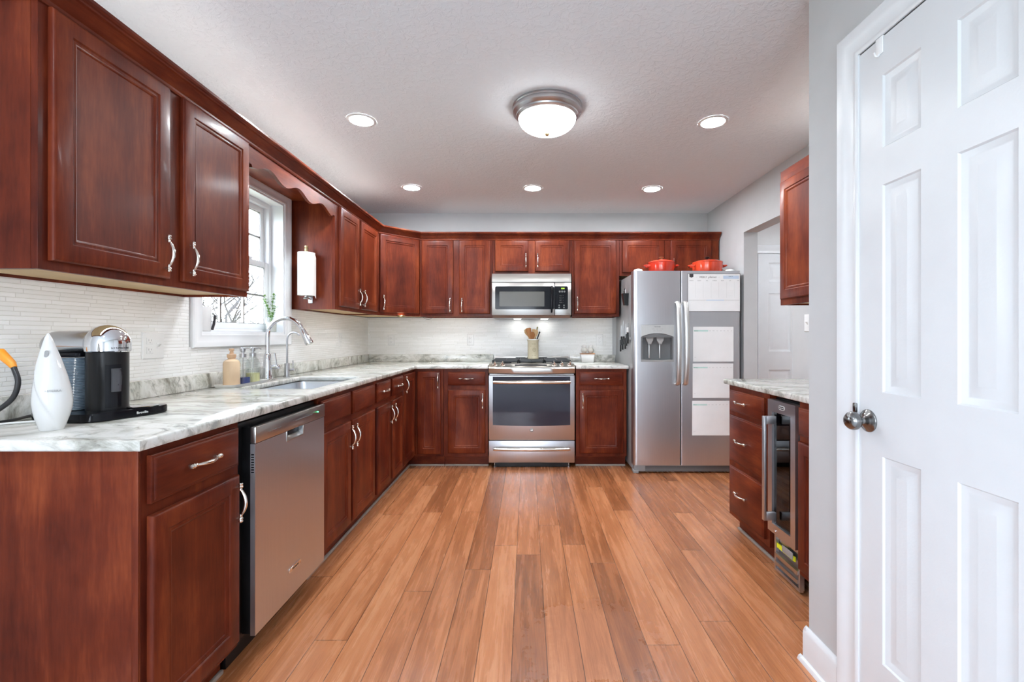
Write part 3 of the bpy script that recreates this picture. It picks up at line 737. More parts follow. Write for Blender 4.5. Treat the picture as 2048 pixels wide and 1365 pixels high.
cdoor(c, 0.060, 0.424, DB, DT, 0.396, 0.116); cdoor(c, 0.470, 0.870, DB, DT, 0.500, 0.116)
# diagonal corner cabinet
c = thing('corner_wall_cabinet', (UX, 4.11, Z0), 'cherry corner wall cabinet with a single door set diagonally', 'cabinet', PI/4)
wd = 0.305 * math.sqrt(2); H = Z1 - Z0
MB().box(0.0, wd, 0, 0.0185, 0, H).build('face_frame', 'cherry', c, smooth=False)
k = 0.305 / math.sqrt(2)
pg = [(0.0, 0.019), (wd, 0.019), (wd + k - 0.012, k + 0.002), (wd/2, wd/2 + 2*k - 0.018), (-k + 0.012, k + 0.002)]
MB().prism(pg, 0.02, H).build('carcass', 'cherry', c, smooth=False)
MB().prism([(x * 0.985 + 0.003, y) for x, y in pg], 0.006, 0.0195).build('bottom_panel', 'maple', c, smooth=False)
cdoor(c, 0.014, wd - 0.014, DB, DT, 0.040, 0.116)
UY = 4.415
c = wall_cab((-1.029, UY), 0, 0.699, 'cherry wall cabinet with two doors just left of the microwave')
cdoor(c, 0.018, 0.321, DB, DT, 0.292, 0.108); cdoor(c, 0.378, 0.676, DB, DT, 0.406, 0.108)
c = wall_cab((-0.328, UY), 0, 0.758, 'short cherry wall cabinet with two doors directly above the microwave', z0=1.775)
cdoor(c, 0.022, 0.343, 0.022, 2.097 - 1.775, 0.318, 0.125); cdoor(c, 0.404, 0.732, 0.022, 2.097 - 1.775, 0.430, 0.125)
c = wall_cab((0.432, UY), 0, 0.455, 'single-door cherry wall cabinet between the microwave and refrigerator')
cdoor(c, 0.022, 0.424, DB, DT, 0.050, 0.118)
c = wall_cab((0.889, UY), 0, 0.955, 'short wide cherry wall cabinet above the refrigerator behind the red pots', z0=1.756)
cdoor(c, 0.026, 0.428, 0.030, 2.097 - 1.756, 0.400, 0.10); cdoor(c, 0.486, 0.885, 0.030, 2.097 - 1.756, 0.514, 0.10)
# right wall cabinet
RUX = 1.535
c = wall_cab((RUX, 2.779), RR, 1.10, 'cherry wall cabinet on the right wall, half hidden by the pantry corner')
cdoor(c, 0.022, 0.53, 0.034, DT, 0.505, 0.13); cdoor(c, 0.57, 1.08, 0.034, DT, 0.595, 0.13)

# crown moulding
CR = [(0.0005, 2.098), (0.006, 2.098), (0.009, 2.104), (0.009, 2.112), (0.014, 2.116), (0.020, 2.122), (0.028, 2.133), (0.040, 2.143), (0.048, 2.145), (0.050, 2.150), (0.056, 2.152), (0.060, 2.158), (0.060, 2.168), (0.0005, 2.168)]
def crown(name, path, side, label):
    P = [Vector(p) for p in path]; rings = []
    for i, p in enumerate(P):
        d0 = (p - P[i - 1]).normalized() if i > 0 else (P[1] - p).normalized()
        d1 = (P[i + 1] - p).normalized() if i < len(P) - 1 else d0
        n0 = Vector((d0.y, -d0.x)) * side; n1 = Vector((d1.y, -d1.x)) * side; k = n0 + n1; k = k / k.dot(n0)
        rings.append([Vector((p.x + k.x * o, p.y + k.y * o, z)) for o, z in CR])
    o = MB().rings(rings).build(name, 'cherry_y', ang=25)
    return tag(o, label, 'moulding')
crown('crown_moulding', [(XL + 0.002, 1.252), (UX, 1.252), (UX, 4.11), (-1.03, UY), (1.846, UY)], 1, 'long cherry crown moulding capping the left and back wall cabinets')
crown('crown_moulding', [(1.852, 2.779), (RUX, 2.779), (RUX, 1.68)], -1, 'short cherry crown moulding capping the right wall cabinet')
# scalloped valance over the sink
n = 96; ya, yb = 2.191, 3.189
pts = []
for i in range(n + 1):
    y = ya + (yb - ya) * i / n; c_ = (y - 2.69)
    z = 2.022 + 0.020 * math.cos(2 * PI * c_ / 0.305) * (1 if abs(c_) < 0.46 else 0.4) - 0.004 * abs(c_)
    pts.append((y, z))
v = thing('valance', (UX, 2.69, 2.0), 'scalloped cherry valance board above the sink window', 'valance')
poly = [(y - 2.69, z - 2.0) for y, z in pts] + [(yb - 2.69, 0.13), (ya - 2.69, 0.13)]
bm_ = MB(); bm_.rings([[Vector((0.0, p[0], p[1])) for p in poly], [Vector((-0.019, p[0], p[1])) for p in poly]])
bm_.build('scalloped_board', 'cherry_y', v)
MB().box(-0.302, -0.020, ya - 2.69, yb - 2.69, 0.116, 0.13).build('top_board', 'cherry_y', v, smooth=False)

# ------------------------------------------------------------------ counters
def slab(name, xs, ys, solid, z0=0.885, z1=0.915, label='', extra=None):
    r = thing(name, (0, 0, 0), label, 'countertop')
    b = MB(); bm = b.bm; V = {}
    def gv(x, y):
        if (x, y) not in V: V[(x, y)] = bm.verts.new((x, y, z1))
        return V[(x, y)]
    fs = []
    for i in range(len(xs) - 1):
        for j in range(len(ys) - 1):
            if solid((xs[i] + xs[i + 1]) / 2, (ys[j] + ys[j + 1]) / 2):
                fs.append(bm.faces.new((gv(xs[i], ys[j]), gv(xs[i + 1], ys[j]), gv(xs[i + 1], ys[j + 1]), gv(xs[i], ys[j + 1]))))
    ex = bmesh.ops.extrude_face_region(bm, geom=fs)
    nv = [g for g in ex['geom'] if isinstance(g, bmesh.types.BMVert)]
    for q in nv: q.co.z = z0
    bmesh.ops.recalc_face_normals(bm, faces=bm.faces)
    es = [e for e in bm.edges if len(e.link_faces) == 2 and abs(e.verts[0].co.z - e.verts[1].co.z) < 1e-6 and e.link_faces[0].normal.dot(e.link_faces[1].normal) < 0.3]
    # round only the edges that front the room or the sink cut-out
    es = [e for e in es if not (abs(e.verts[0].co.y - (YB - 0.001)) < 0.01 and abs(e.verts[1].co.y - (YB - 0.001)) < 0.01)]
    bmesh.ops.bevel(bm, geom=es, offset=0.007, segments=3, profile=0.5, affect='EDGES')
    b.build('slab', 'granite', r, ang=40)
    return r
CX = -0.98; CY = 4.07
hx0, hx1, hy0, hy1 = -1.47, -1.075, 2.295, 2.967
Cn = slab('countertop', [XL + 0.001, hx0, hx1, CX, -0.346], [1.162, hy0, hy1, CY, YB - 0.001],
          lambda x, y: (x < CX or y > CY) and not (hx0 < x < hx1 and hy0 < y < hy1), label='L-shaped pale granite countertop with the sink cut into it, left and back walls')
b = MB(); b.box(XL + 0.0085, XL + 0.028, 1.162, YB - 0.030, 0.9155, 0.990, 0.002); b.box(XL + 0.0085, -0.346, YB - 0.0295, YB - 0.009, 0.9155, 0.990, 0.002)
b.build('upstand', 'granite', Cn)
c2 = slab('countertop', [0.436, 0.902], [CY, YB - 0.001], lambda x, y: True, label='short pale granite countertop between the range and refrigerator')
MB().box(0.436, 0.902, YB - 0.0295, YB - 0.009, 0.9155, 0.985, 0.002).build('upstand', 'granite', c2)
slab('countertop', [1.211, XR - 0.001], [YP + 0.001, 2.828], lambda x, y: True, label='pale granite countertop over the wine cooler on the right wall')

# ------------------------------------------------------------------ sink
s = thing('sink', ((hx0 + hx1) / 2, (hy0 + hy1) / 2, 0.70), 'undermount stainless steel kitchen sink below the faucet', 'sink')
def rrect(cx, cy, w, d, r, n=6):
    P = []
    for sx, sy, a0 in ((1, 1, 0), (-1, 1, PI/2), (-1, -1, PI), (1, -1, 3*PI/2)):
        for k in range(n + 1):
            a = a0 + PI/2 * k / n; P.append((cx + sx * (w/2 - r) + r * math.cos(a), cy + sy * (d/2 - r) + r * math.sin(a)))
    return P
w_, d_ = hx1 - hx0, hy1 - hy0
R = []
for (dw, z, r) in ((0.036, 0.1845, 0.05), (0.004, 0.1845, 0.045), (0.002, 0.178, 0.045), (-0.012, 0.02, 0.05), (-0.06, 0.0, 0.05)):
    R.append([Vector((x, y, z)) for x, y in rrect(0, 0, w_ + dw, d_ + dw, r)])
MB().rings(R, cap0=False).build('basin', 'sink_steel', s)
MB().lathe([(0.044, 0.001), (0.042, 0.004), (0.030, 0.003), (0.0001, 0.002)], (0, 0, 0), n=28).build('drain', 'chrome', s)

# ------------------------------------------------------------------ faucets
f = thing('kitchen_faucet', (-1.555, 2.75, 0.9155), 'tall chrome gooseneck faucet with pull-down spray head behind the sink', 'faucet')
MB().box(-0.028, 0.028, -0.13, 0.13, 0, 0.006, 0.003).build('deck_plate', 'chrome', f)
MB().lathe([(0.030, 0.006), (0.030, 0.012), (0.026, 0.020), (0.0235, 0.07), (0.021, 0.115), (0.018, 0.150), (0.0145, 0.158)], n=28).build('body', 'chrome', f)
pth = [(0, 0, 0.155), (0, 0, 0.25)]
for i in range(1, 15):
    a = PI - PI * 0.88 * i / 14; pth.append((0.108 + 0.108 * math.cos(a), 0, 0.262 + 0.108 * math.sin(a)))
MB().tube([Vector(p) for p in pth], 0.0125, 16).build('spout', 'chrome', f)
e = Vector(pth[-1]); dr = (e - Vector(pth[-2])).normalized()
MB().tube([e, e + dr * 0.012, e + dr * 0.02, e + dr * 0.085, e + dr * 0.098], [0.0145, 0.016, 0.0165, 0.0245, 0.022], 20).build('spray_head', 'chrome', f)
b = MB(); b.cyl((0.015, 0.012, 0.075), (0.048, 0.018, 0.077), 0.013); b.sphere((0.050, 0.018, 0.077), 0.0155, 16, 8); b.build('valve', 'chrome', f)
MB().tube([(0.046, 0.018, 0.085), (0.040, 0.020, 0.12), (0.030, 0.024, 0.158)], [0.006, 0.0055, 0.0075], 12, flat=0.7).build('lever', 'chrome', f)
f = thing('filter_faucet', (-1.545, 2.955, 0.9155), 'slim brushed nickel filtered water tap to the right of the tall faucet', 'faucet')
MB().lathe([(0.022, 0), (0.022, 0.004), (0.016, 0.006), (0.016, 0.085), (0.014, 0.088), (0.0001, 0.088)], n=20).build('body', 'fix_nickel', f)
pth = [(0, 0, 0.085), (0, 0, 0.19)] + [(0.045 - 0.045 * math.cos(PI * .80 * i / 10), 0, 0.235 + 0.052 * math.sin(PI * .80 * i / 10)) for i in range(11)]
MB().tube([Vector(p) for p in pth], 0.0058, 12).build('spout', 'fix_nickel', f)
b = MB(); b.cyl((0.012, 0, 0.045), (0.046, 0, 0.045), 0.0085); b.cyl((0.038, 0, 0.05), (0.038, 0, 0.105), 0.0035); b.build('lever', 'fix_nickel', f)

# ------------------------------------------------------------------ tray and bottles
t = thing('soap_tray', (-1.533, 2.478, 0.9155), 'long white ceramic tray under the three soap bottles', 'tray')
R = []
for dw, z in ((-0.012, 0.0), (0.0, 0.010), (0.004, 0.015), (0.0, 0.015), (-0.012, 0.005)):
    R.append([Vector((x, y, z)) for x, y in rrect(0, 0, 0.112 + dw, 0.325 + dw, 0.015)])
MB().rings(R).build('dish', 'white_gloss', t)
zt_ = 0.9155 + 0.0055
o = thing('soap_bottle', (-1.533, 2.382, zt_), 'opaque peach lotion bottle with tan pump, nearest on the white tray', 'bottle')
MB().lathe([(0.036, 0), (0.0385, 0.004), (0.0385, 0.115), (0.034, 0.128), (0.018, 0.138), (0.014, 0.142)], n=32).build('body', 'soap_peach', o)
MB().lathe([(0.018, 0.142), (0.021, 0.150), (0.021, 0.163), (0.010, 0.166), (0.008, 0.180), (0.012, 0.182), (0.012, 0.192), (0.0001, 0.193)], n=24).build('pump', 'tan_cap', o)
for (x, y, m_, fl, lab) in ((-1.533, 2.478, 'soap_blue', 0.036, 'clear glass pump bottle holding dark blue soap, in the middle of the tray'), (-1.530, 2.562, 'soap_yellow', 0.052, 'clear glass pump bottle holding yellow soap, farthest on the tray')):
    o = thing('soap_bottle', (x, y, zt_), lab, 'bottle')
    MB().lathe([(0.033, 0), (0.036, 0.004), (0.036, 0.105), (0.030, 0.124), (0.016, 0.138), (0.014, 0.150)], n=32, cap=False).build('glass_body', 'bottle_glass', o)
    MB().lathe([(0.031, 0.003), (0.0335, 0.006), (0.0335, fl), (0.0001, fl)], n=32).build('liquid', m_, o)
    b = MB(); b.lathe([(0.0165, 0.143), (0.0165, 0.162), (0.007, 0.163), (0.007, 0.172), (0.012, 0.174), (0.013, 0.192), (0.010, 0.195), (0.0001, 0.195)], n=22)
    b.tube([(0.0, 0, 0.188), (0.030, 0.004, 0.190), (0.044, 0.006, 0.184)], [0.004, 0.0036, 0.003], 10)
    b.cyl((0, 0, 0.02), (0, 0, 0.145), 0.0022, n=8)
    b.build('pump', 'fix_nickel', o)

# ------------------------------------------------------------------ window sill things
o = thing('sill_pitcher', (-1.685, 2.375, wz0 + 0.0125), 'white container with a dark handle at the left of the window sill', 'container')
MB().lathe([(0.040, 0), (0.043, 0.004), (0.046, 0.125), (0.044, 0.128)], n=28).build('body', 'white_plastic', o)
MB().tube([(0.042, 0.02, 0.008), (0.050, 0.022, 0.04), (0.054, 0.024, 0.085)], [0.006, 0.0065, 0.006], 10).build('handle', 'ink', o)
o = thing('potted_sprig', (-1.675, 3.005, wz0 + 0.0125), 'green leafy sprig growing in a patterned glass jar on the window sill', 'plant')
MB().lathe([(0.028, 0), (0.032, 0.004), (0.034, 0.07), (0.030, 0.095), (0.031, 0.10)], n=24, cap=False).build('jar', 'bottle_glass', o)
MB().lathe([(0.026, 0.003), (0.030, 0.006), (0.031, 0.065), (0.0001, 0.068)], n=24).build('soil', 'ceramic', o)
b = MB(); lf = MB(); rnd = random.Random(4)
for i in range(6):
    a = rnd.uniform(0, 2 * PI); L = rnd.uniform(0.10, 0.19); tip = Vector((math.cos(a) * 0.035, math.sin(a) * 0.05, 0.06 + L))
    P = bez([(0, 0, 0.06), (tip.x * 0.3, tip.y * 0.4, 0.06 + L * 0.5), tip], 4); b.tube(P, 0.0013, 6)
    for p in P[2:]:
        for _ in range(3):
            q = Vector((rnd.uniform(-1, 1), rnd.uniform(-1, 1), rnd.uniform(-.2, .8))).normalized(); L2 = rnd.uniform(0.012, 0.020)
            sd = q.cross(Vector((0, 0, 1))).normalized() * L2 * 0.42; up = Vector((0, 0, 0.0015))
            lf.rings([[p, p + sd * .2, p, p - sd * .2], [p + q * L2 * .5 + up, p + q * L2 * .5 + sd, p + q * L2 * .5 - up, p + q * L2 * .5 - sd], [p + q * L2 + up * .1, p + q * L2 + sd * .05, p + q * L2 - up * .1, p + q * L2 - sd * .05]])
b.build('stems', 'leaf', o); lf.build('leaves', 'leaf', o)

# ------------------------------------------------------------------ paper towel on the cabinet side
o = thing('paper_towel_holder', (-1.502, 3.125, 1.46), 'brass-tipped metal holder fixed to the cabinet side, passing through the paper towel roll', 'holder')
b = MB(); b.cyl((0, 0, -0.028), (0, 0, 0.325), 0.008, n=16); b.lathe([(0.019, -0.030), (0.021, -0.024), (0.012, -0.016), (0.012, -0.012)], n=24); b.build('rod', 'fix_nickel', o)
MB().lathe([(0.011, 0.292), (0.013, 0.296), (0.013, 0.312), (0.010, 0.316), (0.013, 0.322), (0.012, 0.332), (0.0001, 0.335)], n=20).build('finial', 'brass', o)
b = MB(); b.box(-0.010, 0.010, 0.0, 0.056, -0.030, -0.022, 0.003); b.box(-0.016, 0.016, 0.056, 0.064, -0.055, 0.0, 0.003); b.build('bracket', 'fix_nickel', o)
o = thing('paper_towel_roll', (-1.502, 3.125, 1.46), 'white paper towel roll with a loose sheet, hanging on the cabinet side by the window', 'paper towel')
b = MB()
b.lathe([(0.022, -0.005), (0.055, -0.005), (0.055, 0.285), (0.022, 0.285), (0.021, 0.27), (0.021, 0.01)], n=40)
b.build('roll', 'towel', o)
b = MB(); b.rings([[Vector((0.0555 * math.cos(a), 0.0555 * math.sin(a), z)) for z in (-0.008, 0.283)] + [Vector((0.057 * math.cos(a), 0.057 * math.sin(a), z)) for z in (0.283, -0.008)] for a in [-PI*0.55 + PI * 0.55 * i / 10 for i in range(11)]] +
        [[Vector((x, y, z)) for x, y, z in ((0.0558, k * 0.02, -0.008 - k * 0.018), (0.0558, k * 0.02, 0.283 - k * 0.03), (0.0570, k * 0.02, 0.283 - k * 0.03), (0.0570, k * 0.02, -0.008 - k * 0.018))] for k in (0.5, 1.0)])
b.build('loose_sheet', 'towel', o)

# ------------------------------------------------------------------ outlets and switches
def rect_face(b, x, z):
    b.box(x - 0.0165, x + 0.0165, -0.0085, -0.0060, z - 0.014, z + 0.014, 0.003)
def outlet(loc, rz, label, gangs=('o',), grp=None):
    w = 0.070 + 0.046 * (len(gangs) - 1)
    o = thing('outlet', loc, label, 'outlet' if 'o' in gangs else 'switch', rz, grp)
    if 'o' not in gangs: o.name = 'light_switch'
    MB().panel(-w/2, w/2, -0.0575, 0.0575, [(0, -0.002), (0.003, -0.0055), (0.006, -0.006)]).build('plate', 'white_plastic', o)
    for i, g in enumerate(gangs):
        x = (i - (len(gangs) - 1) / 2) * 0.046
        if g == 'o':
            for z in (-0.020, 0.020):
                b = MB(); rect_face(b, x, z); r = b.build('receptacle', 'white_plastic', o)
                k = MB(); k.box(x - 0.0075, x - 0.0055, -0.0088, -0.0084, z - 0.001, z + 0.008); k.box(x + 0.0055, x + 0.0075, -0.0088, -0.0084, z + 0.0, z + 0.007)
                k.cyl((x, -0.0084, z - 0.0065), (x, -0.0088, z - 0.0065), 0.0022, n=10); k.build('slots', 'grey_ink', r)
        else:
            MB().box(x - 0.008, x + 0.008, -0.0075, -0.0058, -0.013, 0.013, 0.001).build('switch_surround', 'white_plastic', o)
            MB().prism([(-0.006, -0.006), (-0.018, 0.006), (-0.018, 0.010), (-0.006, 0.004)], x - 0.005, x + 0.005, 'x').build('toggle', 'white_plastic', o)
WL = XL + 0.0082
outlet((WL, 2.0, 1.137), LR, 'double plate with outlet and toggle switch left of the sink window', ('o', 's'))
outlet((WL, 4.01, 1.145), LR, 'single outlet on the left tiled wall beyond the sink')
BW = YB - 0.0082
for u, lb in ((783, 'single outlet on the back tiled wall nearest the left corner'), (941, 'single outlet on the back tiled wall just left of the range'), (1199, 'single outlet on the back tiled wall above the white shaker box')):
    outlet(((u - 1054) * BW / 918, BW, 1.18 - 8 * BW / 918), 0, lb)
outlet((XR - 0.0003, 3.03, 1.265), RR, 'white switch plate on the right wall beside the hall opening', ('s',))

# ------------------------------------------------------------------ dishwasher
d = thing('dishwasher', (FX, 1.612, 0), 'stainless steel dishwasher under the left counter with a pocket handle', 'dishwasher', LR)
W = 0.592
b = MB(); b.box(0.004, W - 0.004, 0.012, 0.57, 0.10, 0.868); b.build('tub', 'black', d, smooth=False)
MB().box(0.010, W - 0.010, 0.055, 0.070, 0.0, 0.0995).build('toe_panel', 'black', d, smooth=False)
x0, x1 = 0.026, 0.582
b = MB(); b.box(x0 + 0.004, x1 - 0.004, -0.022, 0.010, 0.112, 0.852); bd = b.build('door_core', 'black', d, smooth=False)
dd = MB()
px0, px1 = 0.243, 0.372
for q in ((x0, x1, 0.108, 0.757), (x0, px0, 0.757, 0.793), (px1, x1, 0.757, 0.793)):
    dd.box(q[0], q[1], -0.040, -0.0225, q[2], q[3])
door = dd.build('door', 'steel', d, smooth=False)
MB().box(x0 - 0.001, x1 + 0.002, -0.043, -0.0225, 0.7945, 0.854, 0.003).build('control_panel', 'steel_h', d)
b = MB(); b.box(px0 - 0.003, px1 + 0.003, -0.0425, -0.040, 0.751, 0.757, 0.001); b.box(px0 - 0.005, px0, -0.0425, -0.040, 0.752, 0.7945, 0.001); b.box(px1, px1 + 0.005, -0.0425, -0.040, 0.752, 0.7945, 0.001)
b.prism([(-0.040, 0.757), (-0.0226, 0.757), (-0.0226, 0.770)], px0, px1, 'x'); b.build('pocket_handle', 'steel_h', d)
b = MB()
for i in range(9): b.box(x0 + 0.001, x0 + 0.0038, -0.0365, -0.0225, 0.0, 0.001) if False else None
for i in range(8): b.box(x0 - 0.0015, x0 - 0.0002, -0.036, -0.026, 0.690 + i * 0.009, 0.694 + i * 0.009)
b.build('side_vent', 'black_gloss', d, smooth=False)
MB().sphere((0.511, -0.0435, 0.828), 0.0028, 10, 6).build('indicator_light', 'led_green', d)
text('button_print', 'CYCLE  ·  NORMAL  ·  QUICK', 0.0070, 'grey_ink', d, (0.150, -0.0433, 0.822), ext=0.0001)
text('button_print', 'HEAT DRY  ·  SANI  ·  DELAY  ·  LOCK  ·  START', 0.0070, 'grey_ink', d, (0.385, -0.0433, 0.826), ext=0.0001)
bx = MB(); bx.box(0.256, 0.350, -0.0440, -0.0402, 0.211, 0.228, 0.0015); bg_ = bx.build('badge', 'nickel', d)
text('badge_lettering', 'KitchenAid', 0.0115, 'ink', bg_, (0.303, -0.0443, 0.2195), ext=0.0002)

# ------------------------------------------------------------------ range
r = thing('range', (-0.341, 4.09, 0), 'stainless slide-in gas range with front knobs and a wide oven window', 'range')
W = 0.766
MB().box(0.004, W - 0.004, 0.04, 0.60, 0.045, 0.900).build('body', 'steel_dark', r, smooth=False)
MB().box(0.06, W - 0.06, 0.03, 0.56, 0.004, 0.044).build('plinth', 'black', r, smooth=False)
for x in (0.05, W - 0.05):
    for y in (0.05, 0.54): MB().lathe([(0.016, 0), (0.016, 0.006), (0.007, 0.010), (0.007, 0.045)], (x, y, 0), n=14).build('leg', 'fix_nickel', r)
MB().box(0.0, W, 0.090, 0.61, 0.9005, 0.925, 0.004).build('cooktop', 'steel_h', r)
# bowed control panel
prof = [(0.0895, 0.930), (0.045, 0.926), (0.000, 0.908), (-0.016, 0.902), (-0.022, 0.892), (-0.012, 0.850), (0.0, 0.842), (0.039, 0.842), (0.0895, 0.899)]
R = []
for i in range(25):
    t = i / 24; bow = 0.030 * (1 - (2 * t - 1) ** 2)
    R.append([Vector((t * W, y - bow * (1 if y < 0.05 else 0) , z - (0.006 * (1 - (2*t-1)**2) if z < 0.90 and y < 0.03 else 0))) for y, z in prof])
cp = MB().rings(R).build('control_panel', 'steel_h', r)
def panel_pt(x, s):   # point on the sloping top of the control panel, s 0 back .. 1 front
    bow = 0.030 * (1 - (2 * x / W - 1) ** 2)
    y0_, z0_ = 0.045 - bow, 0.926; y1_, z1_ = 0.0 - bow, 0.908
    return Vector((x, y0_ + (y1_ - y0_) * s, z0_ + (z1_ - z0_) * s))
nrm = Vector((0, -0.018, 0.045 + 0.02)).normalized()
for u in (989.8, 1005, 1108.6, 1124, 1139.7):
    x = (u - 1054) / 225.0 + 0.341; p = panel_pt(x, 0.62)
    kb = MB(); kb.lathe([(0.023, 0), (0.023, 0.004), (0.018, 0.008), (0.016, 0.020), (0.013, 0.025), (0.0001, 0.026)], n=24)
    kb.box(-0.005, 0.005, -0.017, 0.017, 0.018, 0.036, 0.002)
    o = kb.build('knob', 'nickel', r, p + Vector((0, 0, 0.001)), (0.42, 0, 0))
dp = MB(); P0, P1 = (1029.6 - 1054) / 225 + 0.341, (1094 - 1054) / 225 + 0.341
a0, a1, a2, a3 = panel_pt(P0, 0.2), panel_pt(P1, 0.2), panel_pt(P1, 0.80), panel_pt(P0, 0.80)
up = Vector((0, -0.0008, 0.0020))
dp.rings([[a0, a1, a2, a3], [a0 + up, a1 + up, a2 + up, a3 + up]]); dp.build('display', 'black_glass', r, smooth=False)
# oven door
dr_ = MB(); dr_.box(0.0, W, 0.0, 0.039, 0.250, 0.826, 0.004); od = dr_.build('oven_door', 'steel', r)
gl = MB(); gp = []
for k in range(17):
    t = k / 16; gp.append((0.036 + 0.690 * t, 0.385 - 0.010 * (1 - (2*t-1)**2)))
gl.prism(gp + [(0.726, 0.815), (0.036, 0.815)], -0.003, -0.0003, 'y'); gl.build('oven_window', 'oven_glass', od, smooth=False)
def barhandle(parent, z, out=0.055):
    b = MB(); b.tube([(0.045, -out, z), (0.06, -out - 0.003, z), (W/2, -out - 0.010, z), (W - 0.06, -out - 0.003, z), (W - 0.045, -out, z)], [0.013, 0.0155, 0.0165, 0.0155, 0.013], 18)
    for x in (0.075, W - 0.075): b.box(x - 0.012, x + 0.012, -out - 0.002, -0.0005, z - 0.011, z + 0.011, 0.004)
    return b.build('handle', 'nickel', parent)
barhandle(od, 0.770)
bd_ = MB(); bd_.lathe([(0.0175, 0.0), (0.0175, 0.002), (0.015, 0.003), (0.0001, 0.003)], (0.382, 0, 0.338), axis='y', n=28); bd_ = bd_.build('badge', 'grey_plastic', od)
text('badge_lettering', 'GE', 0.017, 'nickel', bd_, (0.382, -0.0034, 0.338), ext=0.0004, shear=0.25)
dw_ = MB().box(0.0, W, 0.0, 0.039, 0.048, 0.242, 0.004).build('drawer', 'steel', r)
barhandle(dw_, 0.178, 0.045)
# burners and grates
for k, (x, y, rad) in enumerate(((0.15, 0.23, 0.045), (0.15, 0.47, 0.035), (0.383, 0.35, 0.05), (0.616, 0.23, 0.04), (0.616, 0.47, 0.04))):
    MB().lathe([(rad, 0.9255), (rad, 0.932), (rad * .8, 0.934), (rad * .8, 0.940), (0.0001, 0.942)], (x, y, 0), n=24).build('burner', 'iron', r)
for gx0, gx1 in ((0.022, 0.262), (0.268, 0.498), (0.504, 0.744)):
    b = MB(); g0, g1 = 0.12, 0.565; zt2 = 0.955
    for q in ((gx0, gx1, g0, g0 + 0.012), (gx0, gx1, g1 - 0.012, g1), (gx0, gx0 + 0.012, g0, g1), (gx1 - 0.012, gx1, g0, g1)): b.box(q[0], q[1], q[2], q[3], 0.938, zt2, 0.002)
    xm = (gx0 + gx1) / 2
    b.box(xm - 0.006, xm + 0.006, g0, g1, 0.942, zt2, 0.002)
    for yy in (0.20, 0.26, 0.345, 0.43, 0.49): b.box(gx0, gx1, yy - 0.005, yy + 0.005, 0.942, zt2, 0.002)
    for xx in (gx0 + 0.006, gx1 - 0.006):
        for yy in (g0 + 0.006, g1 - 0.006): b.cyl((xx, yy, 0.925), (xx, yy, 0.94), 0.006, n=8)
    b.build('grate', 'iron', r)
vt = MB().box(0.004, W - 0.004, 0.575, 0.609, 0.9255, 0.972, 0.004).build('rear_vent', 'steel_h', r)
b = MB()
for q in ((0.225, 0.33), (0.335, 0.435), (0.44, 0.545)): b.box(q[0], q[1], 0.5735, 0.5745, 0.950, 0.962)
b.build('vent_slots', 'black', vt, smooth=False)

# utensil crock
CKX, CKY, CKZ = 0.059, 4.47, 0.9552
o = thing('utensil_crock', (CKX, CKY, CKZ), 'tan stoneware crock full of wooden utensils standing on the range', 'crock')
b = MB(); b.lathe([(0.050, 0), (0.053, 0.004), (0.053, 0.165), (0.056, 0.172), (0.060, 0.186), (0.060, 0.192), (0.054, 0.192), (0.049, 0.17), (0.048, 0.015), (0.0001, 0.013)], n=40); b.build('pot', 'stoneware', o)
MB().lathe([(0.0608, 0.186), (0.0608, 0.1925), (0.0530, 0.1925), (0.0530, 0.189)], n=40, cap=False).build('rim', 'white_gloss', o)
MB().lathe([(0.0538, 0.176), (0.0578, 0.180), (0.0572, 0.176), (0.0535, 0.170)], n=40, cap=False).build('glaze_band', 'grey_plastic', o)
def stamp(parent, txt, z, size, ang, rr=0.0535):
    text('stamp_lettering', txt, size, 'stamp', parent, (rr * math.sin(ang), -rr * math.cos(ang), z), (PI/2, 0, ang), 0.0004)
stamp(o, 'RECIPES', 0.145, 0.011, 0.10, 0.0542); stamp(o, 'EST. 1890', 0.035, 0.010, 0.15, 0.0542); stamp(o, 'xx', 0.125, 0.012, -0.45)
b = MB(); 
for rad in (0.016, 0.012): b.tube([(0.010 + rad * math.cos(a), -0.0550 - 0.0005, 0.090 + rad * 1.15 * math.sin(a)) for a in [2 * PI * i / 20 for i in range(20)]], 0.0009, 6, loop=True)
b.build('stamp_ring', 'stamp', o)
text('stamp_lettering', 'R', 0.018, 'stamp', o, (0.010, -0.0555, 0.090), ext=0.0005)
# utensils
def utensil(name, label, tipx, tipz, ty, m_, kind):
    base = Vector((-tipx * 0.35, -ty * 0.3, 0.020)); tip = Vector((tipx, ty, tipz)); d = (tip - base).normalized()
    o = thing(name, (CKX, CKY, CKZ), label, 'utensil')
    b = MB(); L = (tip - base).length
    up = Vector((0, 0, 1)); ax = up.cross(d); R = Matrix.Rotation(up.angle(d), 4, ax.normalized()) if ax.length > 1e-6 else Matrix()
    X = Matrix.Translation(base) @ R
    if kind == 'spoon': prof = [(0.005, 0), (0.005, L - 0.085), (0.008, L - 0.075), (0.020, L - 0.050), (0.025, L - 0.028), (0.019, L - 0.006), (0.006, L)]
    elif kind == 'spatula': prof = [(0.006, 0), (0.006, L - 0.105), (0.012, L - 0.09), (0.022, L - 0.060), (0.027, L - 0.010), (0.020, L)]
    elif kind == 'stick': prof = [(0.006, 0), (0.006, L - 0.02), (0.008, L - 0.006), (0.004, L)]
    else: prof = [(0.005, 0), (0.005, L - 0.05), (0.014, L - 0.045), (0.016, L - 0.006), (0.012, L)]
    fl = {'spoon': 0.22, 'spatula': 0.16, 'stick': 1.0}.get(kind, 0.3)
    b.lathe([(p, h) for p, h in prof], n=16, sy=1.0)
    for v in b.bm.verts:
        if v.co.z > L - 0.10 and kind != 'stick': v.co.y *= fl if v.co.z > L - 0.085 else (fl + 1) / 2
        v.co = X @ v.co
    b.build('blade_and_handle', m_, o)
